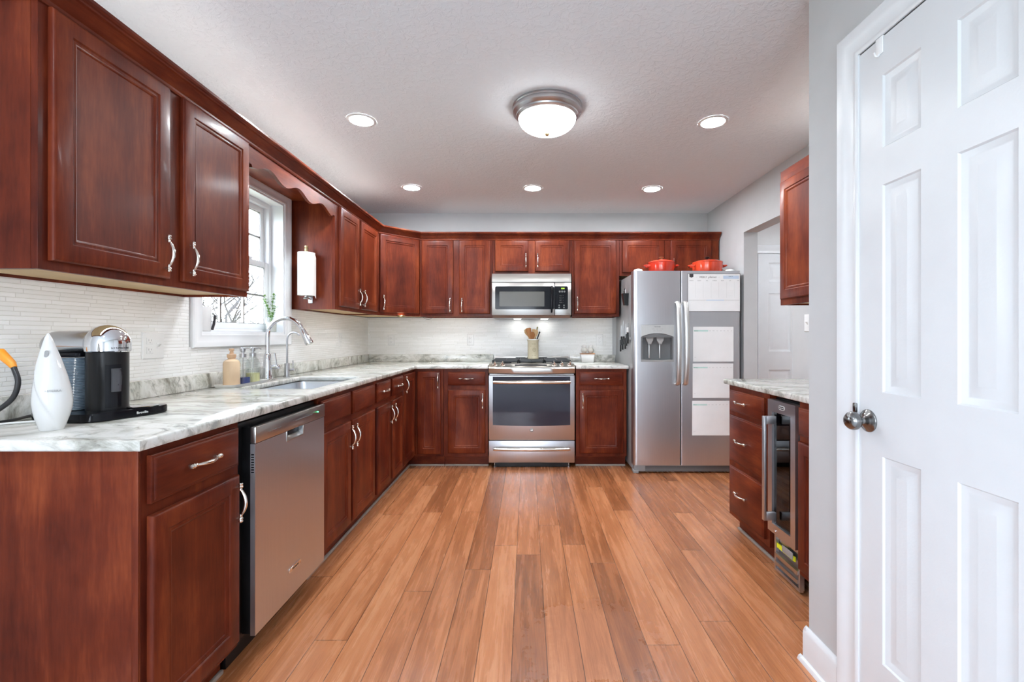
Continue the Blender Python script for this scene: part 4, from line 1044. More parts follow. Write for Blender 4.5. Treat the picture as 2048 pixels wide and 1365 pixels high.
utensil('wooden_spatula', 'dark wooden spatula with a broad slanted head at the left of the crock', -0.048, 0.300, -0.008, 'spoon', 'spatula')
utensil('wooden_spoon', 'pale wooden spoon at the far left of the crock, behind the dark spatula', -0.070, 0.292, 0.020, 'spoon_pale', 'spoon')
utensil('wooden_spoon', 'reddish wooden spoon in the middle of the crock', -0.008, 0.262, -0.014, 'spoon', 'spoon')
utensil('wooden_spoon', 'pale wooden spoon leaning right in the crock', 0.030, 0.285, 0.0, 'spoon_pale', 'spoon')
utensil('wooden_scraper', 'pale flat wooden scraper at the back of the crock', 0.006, 0.290, 0.026, 'spoon_pale', 'scraper')
utensil('wooden_stirrer', 'green-brown narrow handle standing tallest in the crock', 0.044, 0.312, 0.012, 'olive', 'stick')
utensil('kitchen_tongs', 'dark narrow utensil leaning furthest right in the crock', 0.066, 0.265, 0.0, 'black', 'stick')

# ------------------------------------------------------------------ salt and pepper
o = thing('shaker_box', (0.605, 4.60, 0.9155), 'small white ceramic box with a wooden lid on the counter right of the range', 'box')
MB().rings([[Vector((x, y, z)) for x, y in rrect(0, 0, w, w * 0.62, 0.008)] for w, z in ((0.112, 0), (0.118, 0.003), (0.138, 0.078), (0.136, 0.080))]).build('body', 'white_gloss', o)
MB().rings([[Vector((x, y, z)) for x, y in rrect(0, 0, 0.146, 0.092, 0.006)] for z in (0.0805, 0.087)]).build('lid', 'spoon', o)
for x, lb in ((-0.034, 'left one of two round off-white shakers on the wooden lid'), (0.034, 'right one of two round off-white shakers on the wooden lid')):
    k = thing('shaker', (0.605 + x, 4.60, 0.9155 + 0.0873), lb, 'shaker', 0, 'salt and pepper shakers')
    MB().lathe([(0.016, 0), (0.020, 0.004), (0.031, 0.026), (0.032, 0.036), (0.024, 0.052), (0.021, 0.058)], n=28).build('body', 'ceramic', k)
    MB().lathe([(0.0215, 0.0585), (0.024, 0.062), (0.024, 0.074), (0.016, 0.083), (0.0001, 0.085)], n=28).build('cap', 'white_shade', k)

# ------------------------------------------------------------------ microwave
m = thing('microwave', (-0.331, 4.335, 1.345), 'stainless over-range microwave with a black window and keypad', 'microwave')
W = 0.748
MB().box(0.0, W, 0.035, 0.375, 0.025, 0.425).build('case', 'black', m, smooth=False)
MB().prism([(-0.004, 0.343), (-0.004, 0.36), (0.012, 0.423), (0.034, 0.425), (0.034, 0.343)], 0, W, 'x').build('vent_panel', 'steel_h', m)
D = MB(); D.box(0.0, 0.590, -0.004, 0.034, 0.028, 0.337, 0.003); D = D.build('door', 'steel_h', m)
g = MB().prism(rrect(0.308, 0.193, 0.555, 0.218, 0.012), -0.0065, -0.0042, 'y'); g.build('window', 'black_gloss', D)
MB().prism(rrect(0.283, 0.182, 0.424, 0.140, 0.006), -0.0075, -0.0066, 'y').build('window_screen', 'mw_mesh', D)
hp = [(0.565, -0.008, 0.300), (0.565, -0.030, 0.295), (0.564, -0.040, 0.262), (0.563, -0.044, 0.18), (0.563, -0.040, 0.095), (0.563, -0.028, 0.062), (0.562, -0.008, 0.058)]
MB().tube(bez(hp, 6), 0.0085, 12).build('handle', 'black_gloss', D)
k = MB(); k.box(0.594, W, -0.004, 0.034, 0.028, 0.337, 0.003); k = k.build('control_panel', 'steel_h', m)
kp = MB().prism(rrect(0.652, 0.193, 0.130, 0.218, 0.012) , -0.0065, -0.0042, 'y').build('keypad', 'black_gloss', k)
text('clock_digits', '1:04', 0.020, 'digits', kp, (0.668, -0.0070, 0.281), ext=0.0003)
b = MB()
for i in range(3): b.lathe([(0.009, 0.0066), (0.009, 0.0072), (0.0001, 0.0072)], (0.640 + i * 0.022, 0, 0.252), 'y', 14)
b.build('round_buttons', 'key_grey', kp)
for j, row in enumerate(('1 2 3  T', '4 5 6  P', '7 8 9  +', 'C 0 S  -')):
    text('key_print', row, 0.013, 'key_grey', kp, (0.655, -0.0069, 0.212 - j * 0.021), ext=0.0002)
b = MB()
for x, z in ((0.634, 0.122), (0.680, 0.122), (0.634, 0.102), (0.680, 0.102)): b.lathe([(0.0075, 0.0066), (0.0075, 0.0072), (0.0001, 0.0072)], (x, 0, z), 'y', 12)
b.build('start_buttons', 'key_grey', kp)
MB().prism([(0.0, 0.027), (0.012, 0.004), (0.36, 0.004), (0.37, 0.024)], 0.008, W - 0.008, 'x').build('underside_panel', 'steel_dark', m)
MB().box(0.20, 0.27, 0.22, 0.30, 0.0025, 0.0038).build('cooktop_lamp', 'mw_lamp', m, smooth=False)
MB().box(0.47, 0.54, 0.22, 0.30, 0.0025, 0.0038).build('cooktop_lamp', 'mw_lamp', m, smooth=False)

# ------------------------------------------------------------------ refrigerator
FRX, FRY = 0.905, 3.91
r = thing('refrigerator', (FRX, FRY, 0), 'stainless side-by-side refrigerator with an ice dispenser in the left door', 'refrigerator')
MB().box(0.004, 0.916, 0.085, 0.76, 0.03, 1.716, 0.004).build('cabinet_body', 'fridge_side', r)
def door_poly(x0, x1, rl, rr_, n=8):
    P = [(x0, 0.075)]
    def bul(x): return 0.0
    for i in range(n + 1):
        a = PI + PI/2 * i / n; P.append((x0 + rl + rl * math.cos(a), rl + rl * math.sin(a)))
    for i in range(n + 1):
        a = 1.5 * PI + PI/2 * i / n; P.append((x1 - rr_ + rr_ * math.cos(a), rr_ + rr_ * math.sin(a)))
    P.append((x1, 0.075)); return P
ZB, ZTp = 0.075, 1.734
dz0, dz1, dx0, dx1 = 0.958, 1.274, 0.066, 0.343
b = MB()
P = door_poly(0.0, 0.4025, 0.035, 0.008)
b.prism(P, ZB, dz0); b.prism(P, dz1, ZTp)
PL = [p for p in P if p[0] <= 0.0351] ; PL = PL[:10] + [(dx0, 0.0), (dx0, 0.075)]
b.prism(PL, dz0, dz1)
PR = [(dx1, 0.075), (dx1, 0.0)] + P[10:]
b.prism(PR, dz0, dz1); b.box(dx0, dx1, 0.066, 0.075, dz0, dz1)
ld = b.build('freezer_door', 'steel', r, ang=25)
rd = MB().prism(door_poly(0.4085, 0.920, 0.008, 0.035), ZB, ZTp).build('refrigerator_door', 'steel', r, ang=25)
def fh(parent, x, s):
    pts = [(x, -0.001, 1.462), (x, -0.020, 1.460), (x + s * 0.002, -0.040, 1.43), (x, -0.060, 1.30), (x, -0.066, 1.12), (x, -0.060, 0.94), (x + s * 0.002, -0.040, 0.80), (x, -0.020, 0.772), (x, -0.001, 0.770)]
    P = bez(pts, 8)
    MB().tube(P, 0.0205, 16, flat=0.60).build('handle', 'light_steel', parent)
fh(ld, 0.372, 1); fh(rd, 0.438, -1)
dsp = MB()
arc = [(dx0 + (dx1 - dx0) * i / 16, 1.172 + 0.030 * (1 - (2 * i / 16 - 1) ** 2)) for i in range(17)]
dsp.prism(arc + [(dx1, dz1 - 0.001), (dx0, dz1 - 0.001)], -0.006, 0.02, 'y')
dsp = dsp.build('dispenser_panel', 'light_steel', ld)
text('panel_lettering', 'FRIGIDAIRE', 0.0105, 'ink', dsp, (0.205, -0.0064, 1.256), ext=0.0002)
text('panel_lettering', 'WATER  ·  CUBED  ·  CRUSHED', 0.0070, 'grey_ink', dsp, (0.205, -0.0064, 1.238), ext=0.0002)
text('panel_lettering', 'LIGHT   LOCK   FILTER', 0.0070, 'grey_ink', dsp, (0.205, -0.0064, 1.222), ext=0.0002)
cv = MB(); cv.box(dx0 + 0.001, dx1 - 0.001, 0.055, 0.065, dz0, 1.20); cv.box(dx0 + 0.001, dx0 + 0.012, -0.004, 0.055, dz0, 1.19); cv.box(dx1 - 0.012, dx1 - 0.001, -0.004, 0.055, dz0, 1.19)
cv.box(dx0 + 0.012, dx1 - 0.012, 0.0, 0.055, 1.165, 1.200)
cv.build('dispenser_recess', 'cavity', ld, smooth=False)
MB().prism([(dx0, dz0), (dx1, dz0), (dx1, dz0 + 0.020)] + [(dx1 - (dx1 - dx0) * i / 12, dz0 + 0.020 + 0.0 - 0.006 * (1 - (2 * i / 12 - 1) ** 2)) for i in range(1, 12)] + [(dx0, dz0 + 0.020)], -0.012, 0.050, 'y').build('drip_tray', 'grey_plastic', ld)
for x in (0.145, 0.235):
    p = MB(); p.rings([[Vector((x + sx * w, yy, z)) for sx, yy in ((-1, 0.015), (1, 0.015), (1, 0.045), (-1, 0.045))] for w, z in ((0.032, 1.166), (0.028, 1.142), (0.015, 1.118), (0.015, 1.108))])
    p.build('spout', 'grey_plastic', ld, smooth=False)
    MB().box(x - 0.006, x + 0.006, 0.030, 0.046, 0.985, 1.108, 0.004).build('lever', 'light_steel', ld)
gr = MB(); gr.box(0.015, 0.905, 0.035, 0.080, 0.012, 0.068, 0.004); gr = gr.build('base_grille', 'grey_plastic', r)
b = MB()
for z in (0.022, 0.033, 0.044, 0.055): b.box(0.11, 0.86, 0.0335, 0.0348, z, z + 0.005)
b.build('grille_slots', 'black', gr, smooth=False)
for x in (0.03, 0.88): MB().box(x - 0.022, x + 0.022, 0.020, 0.09, 0.0, 0.030, 0.006).build('foot', 'grey_plastic', r)
for x in (0.06, 0.86): MB().lathe([(0.040, 0), (0.040, 0.010), (0.034, 0.020), (0.012, 0.026), (0.0001, 0.027)], (x, 0.075, 1.7345), n=24).build('hinge_cover', 'white_plastic', r)

# things stuck on the refrigerator front
def board(name, u0, u1, v0, v1, label, cat, m_='paper', edge=True, yoff=0.0):
    Y = FRY - 0.0012
    x0, x1 = (u0 - 1054) * Y / 918, (u1 - 1054) * Y / 918; z1, z0 = 1.18 + (672 - v0) * Y / 918, 1.18 + (672 - v1) * Y / 918
    o = thing(name, (x0, FRY - 0.0002, z0), label, cat)
    w, h = x1 - x0, z1 - z0
    if edge: MB().box(0, w, -0.0012, 0, 0, h).build('backing', 'ink', o, smooth=False); MB().box(0.0035, w - 0.0035, -0.0018, -0.0013, 0.0035, h - 0.0035).build('sheet', m_, o, smooth=False)
    else: MB().box(0, w, -0.0008, 0, 0, h, 0).build('sheet', m_, o, smooth=False)
    return o, w, h
o, w, h = board('weekly_planner', 1375, 1480.5, 547.5, 624, 'black-edged weekly planner board high on the right refrigerator door', 'planner')
F = -0.0021
MB().prism([(0.016, h - 0.004), (0.050, h - 0.004), (0.050, h - 0.028), (0.033, h - 0.036), (0.016, h - 0.028)], F, -0.0018, 'y').build('pennant', 'ink', o, smooth=False)
text('planner_heading', 'WEEKLY', 0.021, 'ink', o, (0.133, F, h - 0.031), ext=0.0002, sx=0.82)
text('planner_heading', 'planner', 0.024, 'ink', o, (0.212, F, h - 0.030), ext=0.0002, shear=0.35)
text('planner_heading', '>>', 0.010, 'grey_ink', o, (0.078, F, h - 0.031), ext=0.0002); text('planner_heading', '<<', 0.010, 'grey_ink', o, (0.268, F, h - 0.031), ext=0.0002)
MB().box(0.304, w - 0.012, F, -0.0018, h - 0.045, h - 0.018).build('week_box', 'blue_print', o, smooth=False)
text('planner_heading', 'WEEK OF', 0.0085, 'ink', o, (0.368, F - 0.0003, h - 0.025), ext=0.0001)
b = MB()
for i in range(1, 7): b.box(i * w / 6.8 + 0.002, i * w / 6.8 + 0.0035, F, -0.0018, 0.118, h - 0.07)
for i in range(4): b.box(5 * w / 6.8 + 0.012, 6 * w / 6.8 - 0.008, F, -0.0018, 0.135 + i * 0.016, 0.1362 + i * 0.016)
b.build('column_lines', 'pale_ink', o, smooth=False)
MB().box(0.008, w - 0.008, F, -0.0018, 0.096, 0.101).build('divider', 'pale_ink', o, smooth=False)
MB().box(0.16, 0.31, F - 0.0002, -0.0018, 0.0955, 0.1015).build('divider', 'blue_print', o, smooth=False)
for i, dn in enumerate(('MONDAY', 'TUESDAY', 'WED', 'THURSDAY', 'FRIDAY', 'SAT', 'SUN')):
    text('day_name', dn, 0.0085, 'ink', o, (min((i + 0.5) * w / 6.8, w - 0.012), F, h - 0.061), ext=0.0001, sx=0.9)
for k, (v0, v1, u0, u1, lb) in enumerate(((654, 723.5, 1386.3, 1467, 'white monthly calendar sheet topmost of three on the refrigerator door'), (727.5, 796.5, 1385.3, 1466.5, 'white monthly calendar sheet in the middle of three on the refrigerator door'), (802, 871.5, 1384.3, 1466, 'white monthly calendar sheet lowest of three on the refrigerator door'))):
    o, w, h = board('calendar_sheet', u0, u1, v0, v1, lb, 'calendar', edge=False)
    o['group'] = 'calendar sheets on the refrigerator'
    zz = h - 0.0345; F2 = -0.0011
    MB().box(0.006, 0.128, F2, -0.0008, zz - 0.006, zz + 0.006).build('month_bar', 'teal_print', o, smooth=False)
    text('month_name', ('January', 'February', 'March')[k], 0.0095, 'ink', o, (0.025, F2 - 0.0002, zz), ext=0.0001)
    for i, dn in enumerate(('SUN', 'MON', 'TUE', 'WED', 'THU', 'FRI', 'SAT')):
        text('day_name', dn, 0.0070, 'grey_ink', o, (0.144 + i * 0.0305, F2, zz), ext=0.0001)
    text('footnote', 'notes', 0.0065, 'grey_ink', o, (0.018, F2, 0.036), ext=0.0001)

# magnets on the refrigerator side
SX = FRX + 0.004
o = thing('pen_cup', (SX - 0.0005, 4.14, 1.455), 'black magnetic cup of pens stuck on the side of the refrigerator', 'cup')
R = [[Vector((x, y, z)) for x, y in ((0, -w), (0, w), (-dp_, w * 0.9), (-dp_, -w * 0.9))] for w, dp_, z in ((0.030, 0.034, 0), (0.046, 0.052, 0.105), (0.042, 0.048, 0.105), (0.028, 0.030, 0.006))]
MB().rings(R).build('cup', 'black', o, smooth=False)
for y, m_, t_ in ((-0.02, 'fix_nickel', 0.03), (0.0, 'black', 0.04), (0.02, 'black', 0.02)):
    p = thing('pen', (SX - 0.024, 4.14 + y, 1.465), {'fix_nickel': 'silver-topped pen in the black magnetic cup'}.get(m_, 'black pen %s in the magnetic cup' % ('standing tallest' if t_ > .03 else 'leaning farthest back')), 'pen')
    MB().tube([(0, 0, 0), (-0.004, y * 0.3, 0.10 + t_)], [0.0045, 0.0045], 10).build('barrel', m_, p)
bar = thing('magnetic_strip', (SX - 0.0005, 4.20, 1.155), 'grey magnetic bar holding knives on the side of the refrigerator', 'knife rack')
MB().box(-0.010, 0, -0.20, 0.20, -0.014, 0.014, 0.002).build('bar', 'fridge_side', bar)
for i, (y, z0_, hl, bl, m_, lb) in enumerate(((4.37, 1.03, 0.11, 0.14, 'black', 'black-handled long knife farthest back on the magnetic bar'), (4.325, 1.09, 0.085, 0.10, 'black', 'black-handled knife second from the back on the magnetic bar'), (4.275, 1.05, 0.10, 0.17, 'black', 'black-handled knife with the tallest blade on the magnetic bar'),
                                   (4.225, 1.10, 0.075, 0.07, 'black', 'short black-handled knife in the middle of the magnetic bar'), (4.165, 1.06, 0.10, 0.13, 'black', 'black-handled knife with a narrow blade on the magnetic bar'), (4.11, 1.09, 0.105, 0.04, 'black', 'black-handled scissors-like tool with short shank on the bar'), (4.06, 1.11, 0.10, 0.08, 'black', 'knife with a white collar nearest the refrigerator door'))):
    kx = thing('kitchen_knife', (SX - 0.0115, y, z0_), lb, 'knife', 0, 'knives on the refrigerator side')
    MB().box(-0.014, 0.0, -0.010, 0.010, 0, hl, 0.004).build('handle', m_, kx)
    MB().prism([(-0.010, hl), (0.010, hl), (0.010, hl + bl * .6), (-0.004, hl + bl), (-0.010, hl + bl)], -0.0035, -0.0010, 'x').build('blade', 'chrome', kx, smooth=False)
    if i == 6: MB().box(-0.016, 0.0, -0.013, 0.013, hl, hl + 0.045, 0.003).build('collar', 'white_plastic', kx)

# pots on top of the refrigerator
def dutch(x, y, rad, hb, m_, knob, label):
    z = 1.7165
    o = thing('dutch_oven', (x, y, z), label, 'pot')
    MB().lathe([(rad * .80, 0), (rad * .86, 0.004), (rad * .95, 0.03), (rad, hb * 0.75), (rad, hb), (rad * .96, hb), (rad * .95, hb - 0.01)], n=48, cap=True).build('body', m_, o)
    ld_ = MB().lathe([(rad * .97, hb + 0.0005), (rad * 1.01, hb + 0.002), (rad * 1.01, hb + 0.008), (rad * .90, hb + 0.018), (rad * .55, hb + 0.028), (rad * .25, hb + 0.032), (0.0001, hb + 0.033)], n=48).build('lid', m_, o)
    MB().lathe([(0.007, hb + 0.0335), (0.007, hb + 0.043), (0.020, hb + 0.049), (0.022, hb + 0.054), (0.014, hb + 0.060), (0.0001, hb + 0.061)], n=24).build('knob', knob, ld_)
    for s in (-1, 1):
        P = bez([(s * rad * .96, -0.045, hb * .78), (s * (rad + 0.022), -0.040, hb * .80), (s * (rad + 0.036), 0, hb * .82), (s * (rad + 0.022), 0.040, hb * .80), (s * rad * .96, 0.045, hb * .78)], 6)
        MB().tube(P, 0.0085, 12).build('handle', m_, o)
Yp = 4.16
dutch((1322.5 - 1054) * Yp / 918, Yp, 0.118, 0.118, 'red', 'brass', 'red enamel pot with a brass knob on the refrigerator, the left one')
dutch((1414.5 - 1054) * Yp / 918, Yp, 0.132, 0.118, 'orange_red', 'black', 'orange-red enamel pot with a black knob on the refrigerator, the right one')
o = thing('coiled_cable', (1.765, 4.10, 1.7165), 'pale coiled cable lying on the right end of the refrigerator top', 'cable')
P = [(0.045 * math.cos(a) * (1 - a / 60), 0.035 * math.sin(a), 0.008 + 0.030 * (1 + math.sin(a * 0.9)) + a * 0.001) for a in [i * 0.35 for i in range(44)]]
MB().tube(P, 0.0045, 8).build('cord', 'ceramic', o)

# ------------------------------------------------------------------ wine cooler
wc = thing('wine_cooler', (RX, 2.332, 0), 'narrow undercounter wine cooler with smoked glass door and steel bar handle', 'wine cooler', RR)
W = 0.251
b = MB(); b.box(0.003, W - 0.003, 0.56, 0.575, 0.10, 0.868); b.box(0.003, 0.016, 0.03, 0.56, 0.10, 0.868); b.box(W - 0.016, W - 0.003, 0.03, 0.56, 0.10, 0.868); b.box(0.017, W - 0.017, 0.03, 0.559, 0.855, 0.868); b.box(0.017, W - 0.017, 0.03, 0.559, 0.10, 0.20)
b.build('cabinet_body', 'black', wc, smooth=False)
fr = MB(); z0, z1 = 0.205, 0.862
def mit(b, x0, x1, z0, z1, t, y0, y1):
    o_ = [(x0, z0), (x1, z0), (x1, z1), (x0, z1)]; i_ = [(x0 + t[0], z0 + t[1]), (x1 - t[0], z0 + t[1]), (x1 - t[0], z1 - t[2]), (x0 + t[0], z1 - t[2])]
    for k in range(4):
        q = (k + 1) % 4; b.prism([o_[k], o_[q], i_[q], i_[k]], y0, y1, 'y')
mit(fr, 0.012, W - 0.002, z0, z1, (0.038, 0.045, 0.058), -0.018, 0.022)
fd = fr.build('door_frame', 'steel', wc, smooth=False)
MB().box(0.050, W - 0.040, -0.006, -0.002, z0 + 0.045, z1 - 0.058).build('door_glass', 'dark_glass', fd, smooth=False)
hb_ = MB(); hb_.box(0.074, 0.094, -0.080, -0.066, 0.277, 0.787, 0.002)
for z in (0.297, 0.767): hb_.box(0.074, 0.094, -0.0655, -0.0185, z - 0.020, z + 0.020, 0.002)
hb_.build('bar_handle', 'steel', fd)
bg2 = MB().prism(rrect(0.140, 0.834, 0.046, 0.020, 0.007), -0.0205, -0.0182, 'y').build('badge', 'white_plastic', fd)
bg3 = MB().prism(rrect(0.140, 0.834, 0.040, 0.014, 0.004), -0.0212, -0.0206, 'y').build('badge_field', 'ink', bg2)
text('badge_lettering', 'MagicChef', 0.0080, 'white_plastic', bg2, (0.140, -0.0214, 0.834), ext=0.0002)
for i, z in enumerate((0.33, 0.42, 0.51, 0.60, 0.69)):
    b = MB(); b.box(0.018, W - 0.018, 0.05, 0.058, z, z + 0.022)
    for k in range(6): b.box(0.022 + k * 0.038, 0.030 + k * 0.038, 0.06, 0.52, z + 0.002, z + 0.008)
    b.build('shelf', 'grey_plastic', wc, smooth=False)
wb = thing('wine_bottle', (RX + 0.085, 2.332 - 0.160, 0.275), 'pale-capped bottle lying in the bottom of the wine cooler', 'bottle', RR)
MB().lathe([(0.0001, -0.002), (0.016, 0.0), (0.017, 0.03), (0.0145, 0.034), (0.015, 0.07), (0.036, 0.12), (0.038, 0.30), (0.034, 0.305)], axis='y', n=24).build('bottle', 'ceramic', wb)
wb.children[0].rotation_euler = (0, 0, PI)
b = MB(); mit(b, 0.034, W - 0.002, 0.012, 0.198, (0.012, 0.014, 0.016), 0.004, 0.020); b.box(0.040, W - 0.008, 0.022, 0.028, 0.016, 0.196); kk = b.build('kick_frame', 'steel', wc, smooth=False)
b = MB()
for z in (0.055, 0.095): b.prism([(-0.002, z - 0.010), (0.012, z - 0.004), (0.012, z + 0.012), (-0.002, z + 0.008)], 0.048, W - 0.014, 'x')
b.build('louvre', 'steel_h', kk, smooth=False)
MB().box(0.048, 0.20, 0.008, 0.0145, 0.128, 0.150).build('energy_tag', 'yellow_tag', kk, smooth=False)
MB().box(0.10, 0.19, 0.004, 0.0075, 0.132, 0.165, 0.003).build('door_switch', 'grey_plastic', kk)
MB().lathe([(0.005, 0), (0.005, 0.004), (0.0001, 0.005)], (0.082, -0.018, 0.222), 'y', 12).build('lock', 'chrome', fd)

# ------------------------------------------------------------------ coffee machine
cm = thing('coffee_machine', (-1.37, 1.50, 0.9155), 'black coffee machine with a chrome dome head and ribbed water tank', 'coffee machine')
base = [(-0.205, 0.045), (-0.200, -0.045), (-0.150, -0.095), (-0.070, -0.122), (0.030, -0.128), (0.085, -0.098), (0.118, -0.020), (0.142, 0.035), (0.150, 0.095), (0.120, 0.125), (0.040, 0.120), (-0.060, 0.095), (-0.180, 0.095)]
base = [(v.x, v.y) for v in bez([(x, y, 0) for x, y in base] + [(base[0][0], base[0][1], 0)], 4)][:-1]
base = [(x * (0.80 if x > 0 else 0.98) , y * 0.92) for x, y in base]
MB().rings([[Vector((x * k, y * k, z)) for x, y in base] for k, z in ((0.97, 0), (1.0, 0.003), (1.0, 0.022), (0.985, 0.026))]).build('base', 'black_gloss', cm)
MB().lathe([(0.0001, 0.0262), (0.044, 0.0262), (0.046, 0.029), (0.040, 0.031), (0.0001, 0.0315)], (0.070, 0.050, 0), n=32, sy=1.0).build('drip_grid', 'chrome', cm)
MB().lathe([(0.054, 0.0262), (0.054, 0.212)], (0, 0, 0), n=48).build('column', 'black', cm)
dm = [(0.0570, 0.2125), (0.0595, 0.215), (0.0600, 0.236)] + [(0.0600 * math.cos(a), 0.236 + 0.064 * math.sin(a)) for a in [PI/2 * i / 14 for i in range(1, 14)]] + [(0.0001, 0.300)]
MB().lathe(dm, n=56).build('dome_head', 'chrome', cm)
hd_ = MB()
for i in range(7):
    pass
R = []
for i in range(13):
    t = i / 12; x = -0.035 - 0.165 * t; k = 1.0 if t < 0.75 else math.sqrt(max(0.04, 1 - ((t - 0.75) / 0.25) ** 2 * 0.92))
    R.append([Vector((x, 0.046 * k * math.cos(a), 0.232 + (0.048 * k if math.sin(a) > 0 else 0.020 + 0.012 * t) * math.sin(a))) for a in [2 * PI * j / 24 for j in range(24)]])
MB().rings(R).build('rear_lid', 'silver_paint', cm)
MB().box(-0.185, -0.050, -0.042, 0.042, 0.196, 0.211, 0.006).build('tank_rim', 'black_gloss', cm)
pr = []
for i in range(34):
    z = 0.027 + 0.005 * i; pr += [(0.0455, z), (0.0475, z + 0.0025)]
MB().lathe(pr, (-0.100, -0.012, 0), n=48, sy=0.95).build('water_tank', 'tank', cm)
nz = MB(); a0 = -0.95
nz.rings([[Vector((r_ * math.cos(a0 + 0.75 * i / 8), r_ * math.sin(a0 + 0.75 * i / 8), z)) for i in range(9)] + [Vector((0.050 * math.cos(a0 + 0.75 * i / 8), 0.050 * math.sin(a0 + 0.75 * i / 8), z)) for i in range(8, -1, -1)] for r_, z in ((0.0556, 0.035), (0.0556, 0.165), (0.0548, 0.172))])
nz.build('outlet_window', 'black_gloss', cm)
nz = MB(); nz.rings([[Vector((r_ * math.cos(-0.7 + 0.22 * i), r_ * math.sin(-0.7 + 0.22 * i), z)) for i in range(3)] + [Vector((0.0558 * math.cos(-0.7 + 0.22 * i), 0.0558 * math.sin(-0.7 + 0.22 * i), z)) for i in range(2, -1, -1)] for r_, z in ((0.062, 0.085), (0.064, 0.145), (0.060, 0.160))])
nz.build('spout', 'black_glass', cm)
for i, ch in enumerate('NESPRESSO'):
    a = -0.66 + i * 0.098
    text('lettering', ch, 0.0075, 'ink', cm, (0.0606 * math.cos(a), 0.0606 * math.sin(a), 0.2245), (PI/2, 0, a + PI/2), 0.0003)
text('lettering', 'Breville', 0.011, 'white_plastic', cm, (0.1085, 0.0060, 0.0135), (PI/2, 0, 1.19), 0.0006)

# teardrop frother
mf = thing('teardrop_frother', (-1.340, 1.292, 0.9155), 'glossy white teardrop-shaped gadget standing in front of the coffee machine', 'gadget')
pf = [(0.0385, 0.0), (0.040, 0.003), (0.047, 0.018), (0.0575, 0.042), (0.0645, 0.070), (0.0645, 0.092), (0.0605, 0.118), (0.0530, 0.148), (0.0435, 0.178), (0.033, 0.206), (0.0225, 0.232), (0.0145, 0.252), (0.008, 0.264), (0.003, 0.2705), (0.0002, 0.272)]
PP = bez([(r_, 0, z) for r_, z in pf], 4); R = []; NA = 72
for p in PP:
    ring = []; z = p.z; sh = -0.008 * max(0, (z - 0.10) / 0.17)
    edge = math.radians(-128 + 100 * max(0.0, (0.19 - z) / 0.17) ** 1.25)   # where the front shell meets the side
    for k in range(NA):
        a = -PI + 2 * PI * (k + 0.5) / NA
        e2 = edge; front = 1 / (1 + math.exp(max(-50, min(50, -(a - e2) / 0.03)))) if a < PI * 0.6 else 0.0
        rr_ = max(0.0002, p.x) * 0.72 * (0.87 + 0.13 * front)
        ring.append(Vector((sh + rr_ * math.cos(a), rr_ * math.sin(a) * 0.92, z)))
    R.append(ring)
MB().rings(R).build('shell', 'pearl', mf, ang=60)
MB().prism(rrect(0, 0, 0.0075, 0.019, 0.0035), -0.001, 0.001, 'y').build('button', 'grey_plastic', mf, (0.008, -0.0205, 0.2140), (0.25, 0.12, 0.75))
text('lettering', 'ASTERRA', 0.0085, 'grey_ink', mf, (0.0345, -0.0285, 0.112), (PI/2 - 0.16, 0.0, 0.92), 0.0004)

# cables left of the machine
o = thing('orange_grip_cord', (-1.50, 1.33, 0.9155), 'thick black cord with an orange grip at the left edge of the counter', 'cord')
P = bez([(-0.098, 0.00, 0.008), (-0.080, 0.02, 0.030), (-0.028, 0.03, 0.075), (-0.008, 0.03, 0.125), (-0.026, 0.035, 0.170)], 7)
MB().tube(P, 0.0068, 12).build('cable', 'rubber', o)
MB().tube([(-0.026, 0.035, 0.170), (-0.034, 0.036, 0.182), (-0.075, 0.040, 0.215)], [0.0075, 0.0105, 0.014], 14).build('grip', 'orange', o)
o = thing('power_cord', (-1.50, 1.50, 0.9155), 'thin black power cord lying along the counter behind the white teardrop gadget', 'cord')
MB().tube(bez([(-0.095, -0.20, 0.006), (-0.080, -0.10, 0.005), (-0.10, -0.02, 0.006), (-0.10, 0.08, 0.006)], 6), 0.0045, 8).build('cable', 'rubber', o)
o = thing('white_cord', (-1.47, 1.36, 0.9155), 'thin white cord lying on the counter beside the teardrop gadget', 'cord')
MB().tube(bez([(-0.13, -0.06, 0.004), (-0.06, 0.02, 0.0035), (0.02, 0.05, 0.0035), (0.09, 0.03, 0.0035)], 6), 0.003, 8).build('cable', 'white_plastic', o)

# ------------------------------------------------------------------ ceiling lights
def can(x, y, label, grp='recessed ceiling lights'):
    o = thing('recessed_light', (x, y, ZC), label, 'ceiling light', 0, grp)
    MB().lathe([(0.084, -0.0002), (0.084, -0.003), (0.078, -0.0055), (0.067, -0.0065), (0.066, -0.0035)], n=40, cap=False).build('trim_ring', 'white_plastic', o)
    MB().lathe([(0.0655, -0.0005), (0.0655, -0.0040), (0.0001, -0.0045)], n=40).build('lens', 'can_lens', o)
cans = ((-0.966, 2.678, 'recessed ceiling light left of the dome light, above the dishwasher side'), (1.094, 2.70, 'recessed ceiling light right of the dome light, nearer the pantry'),
        (-0.98, 3.895, 'recessed ceiling light at the left of the far row of three'), (0.05, 3.91, 'recessed ceiling light in the middle of the far row'), (1.07, 3.93, 'recessed ceiling light at the right of the far row, by the refrigerator'))
for x, y, lb in cans: can(x, y, lb)
for x, y, lb in ((-0.9, 0.2, 'recessed fill light added behind the viewer, by the left wall'), (0.1, -1.6, 'recessed fill light added behind the viewer, in the dining end'), (2.75, 3.9, 'recessed fill light added in the hall, close to the far white door'), (2.75, 2.6, 'recessed fill light added in the hall, away from the far white door')):
    can(x, y, lb)  # unseen fill lights added behind the camera and in the hall
o = thing('dome_light', (0.111, 2.53, ZC), 'flush ceiling dome light with brushed nickel ring and frosted glass bowl', 'ceiling light')
